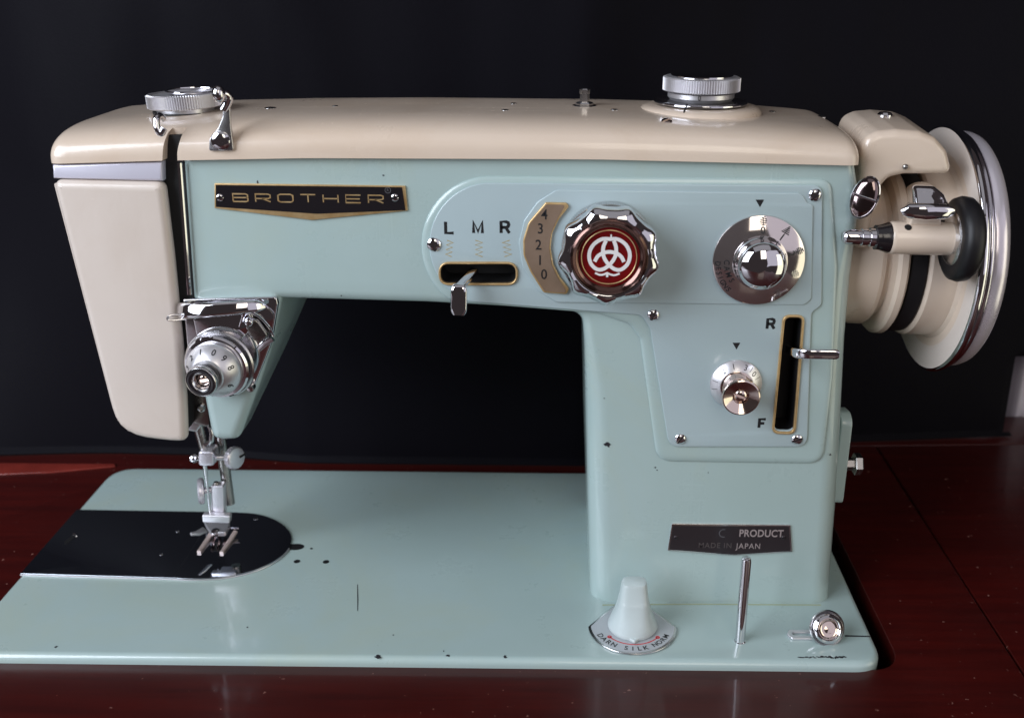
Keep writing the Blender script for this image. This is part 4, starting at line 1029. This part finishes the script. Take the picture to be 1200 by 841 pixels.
# thread guide bracket on the cover front
YBk = 34.6
bk = make('guide_bracket', plate(rpoly(F2([(245, 176.5), (245.5, 162), (256, 149), (261, 136), (262, 124), (269.5, 122), (270.5, 146), (274, 176)], YBk), [1, 4, 3, 4, 1, 1, 5, 1]), FRONT(YBk + 1.4), 1.9, .4), MT['satin'], root)
screw(P(258.5, 164.5, Y=YBk - .6), (0, -1, 0), 3.8, 1.5, 15, bk)
lp = [P(262, 128, Y=YBk - .2), P(266.5, 120, Y=YBk - .4), P(268, 113, Y=YBk - 1), P(264, 109.5, Y=YBk - 2), P(258.5, 111, Y=YBk - 3), P(256.5, 116, Y=YBk - 3)]
make('bracket_loop', tube(smooth_path(lp, 5), [1.7] * 10 + [1.5] * 16, 12), MT['chrome'], bk)
make('loop_ball', lathe(P(257.5, 120, Y=YBk - 3.5), (0, 0, 1), [(.01, 0), (1.7, .5), (2.5, 2.2), (2.5, 4.4), (1.6, 6), (.01, 6.6)], 24), MT['chrome'], bk, angle=80)
gh = [P(191, 139, Y=38), P(187, 135.5, Y=36), P(183.5, 139, Y=34), P(184, 149, Y=33), P(188, 156, Y=33), P(192, 150, Y=33.5)]
make('thread_hook', tube(smooth_path(gh, 5), [1.4] * 26, 12), MT['chrome'], root)
# small spool socket and oil points
sc_ = P(685, 122, Y=84)
zc = topz(sc_.x, 84)
make('spool_socket', lathe(Vector((sc_.x, 84, zc - .3)), (0, 0, 1), [(0, -.5), (3.9, -.5), (3.9, 1.2), (3.2, 1.8), (2.2, 2.0), (2.0, 5.2), (2.3, 5.4), (2.3, 7.0), (1.8, 7.4), (0, 7.4)], 6), MT['satin'], root, smooth=False)
make('socket_washer', lathe(Vector((sc_.x, 84, zc - .2)), (0, 0, 1), [(0, -.5), (7.6, -.5), (7.6, .15), (0, .3)], 40), MT['blackgloss'], root)
for (x, y, yy, r) in ((317, 126, 70, 2.6), (592, 130, 55, 1.6), (602, 121, 80, 1.5), (720, 129, 58, 1.6), (393, 124, 74, 1.3), (905, 130, 62, 1.6), (962, 134.5, 66, 2.4)):
    q = P(x, y, Y=yy); zz = topz(q.x, yy)
    q = P(x, y, Z=zz)
    zz = topz(q.x, q.y)
    make('oil_cap', lathe(Vector((q.x, q.y, zz - .15)), (0, 0, 1), [(0, -.4), (r, -.4), (r, .2), (r * .7, .42), (.01, .45)], 20), MT['satin'], root)
qs = P(782, 134.5, Y=50)
screw(Vector((qs.x, qs.y, topz(qs.x, qs.y) - .2)), (0, -.5, 1), 2.4, 1.0, 30, root, 'reflector')

# ---- wear: chips in the enamel (bare dark iron), each a thin irregular flake
def flake(cx, cy, rx, ry, frm, seed, n=17):
    rnd = random.Random(seed)
    ring = [(cx + rx * (.35 + .95 * rnd.random()) * cos(2 * pi * i / n), cy + ry * (.35 + .95 * rnd.random()) * sin(2 * pi * i / n)) for i in range(n)]
    return plate(ring, frm, .05, 0)
fl = []
for i, (x, y, rx, ry) in enumerate([(712, 520, 1.5, 1.3), (768, 547, .5, .5), (757, 390, .5, .5), (302, 213, .4, .8), (449.5, 205, .5, .4), (958, 535, .5, .7), (973, 532, .5, .5), (708, 466, .3, .3), (770, 550, .4, .3), (830, 553, .3, .3), (400, 346, .3, .4), (640, 350, .4, .3)]):
    c = P(x, y, Y=YF - .02)
    yy = YF - .05
    fl.append(flake(c.x, c.z, rx, ry, FRONT(yy + .04), i))
make('enamel_chip', join(*fl), MT['chip'], arm, smooth=False)['kind'] = 'stuff'
fl = []
for i, (x, y, rx, ry) in enumerate([(66, 757, .7, .5), (443, 768.5, 1.6, 1.0), (525, 767, .9, .7), (592, 768.5, .8, .7), (461, 743, .4, .3), (290, 734, .5, .4), (520, 762, .3, .4)]):
    c = P(x, y, Z=.01); fl.append(flake(c.x, c.y, rx, ry * 1.5, TOP(.015), 40 + i))
rnd = random.Random(9)
for i in range(24):
    c = P(936 + i * 2.35 + rnd.random(), 768.5 + rnd.random() * 1.6, Z=.01); fl.append(flake(c.x, c.y, .7 + rnd.random() * .5, .35 + rnd.random() * .5 * (i > 10), TOP(.015), 90 + i, 8))
c = P(419, 700, Z=0)
fl.append(plate(B2([(418.6, 684), (419.4, 684), (420.0, 700), (419.6, 715), (418.8, 715), (418.7, 700)]), TOP(.015), .04, 0))
make('enamel_chip', join(*fl), MT['chip'], bed, smooth=False)['kind'] = 'stuff'

# yellowed varnish where the pillar meets the bed
vl = B2([(706, 708), (740, 707.5), (820, 707), (962, 708)])
make('varnish_line', stroke(vl, .9, (0, 0, .02), (1, 0, 0), (0, 1, 0), .03), MT['groove'], bed, smooth=False)
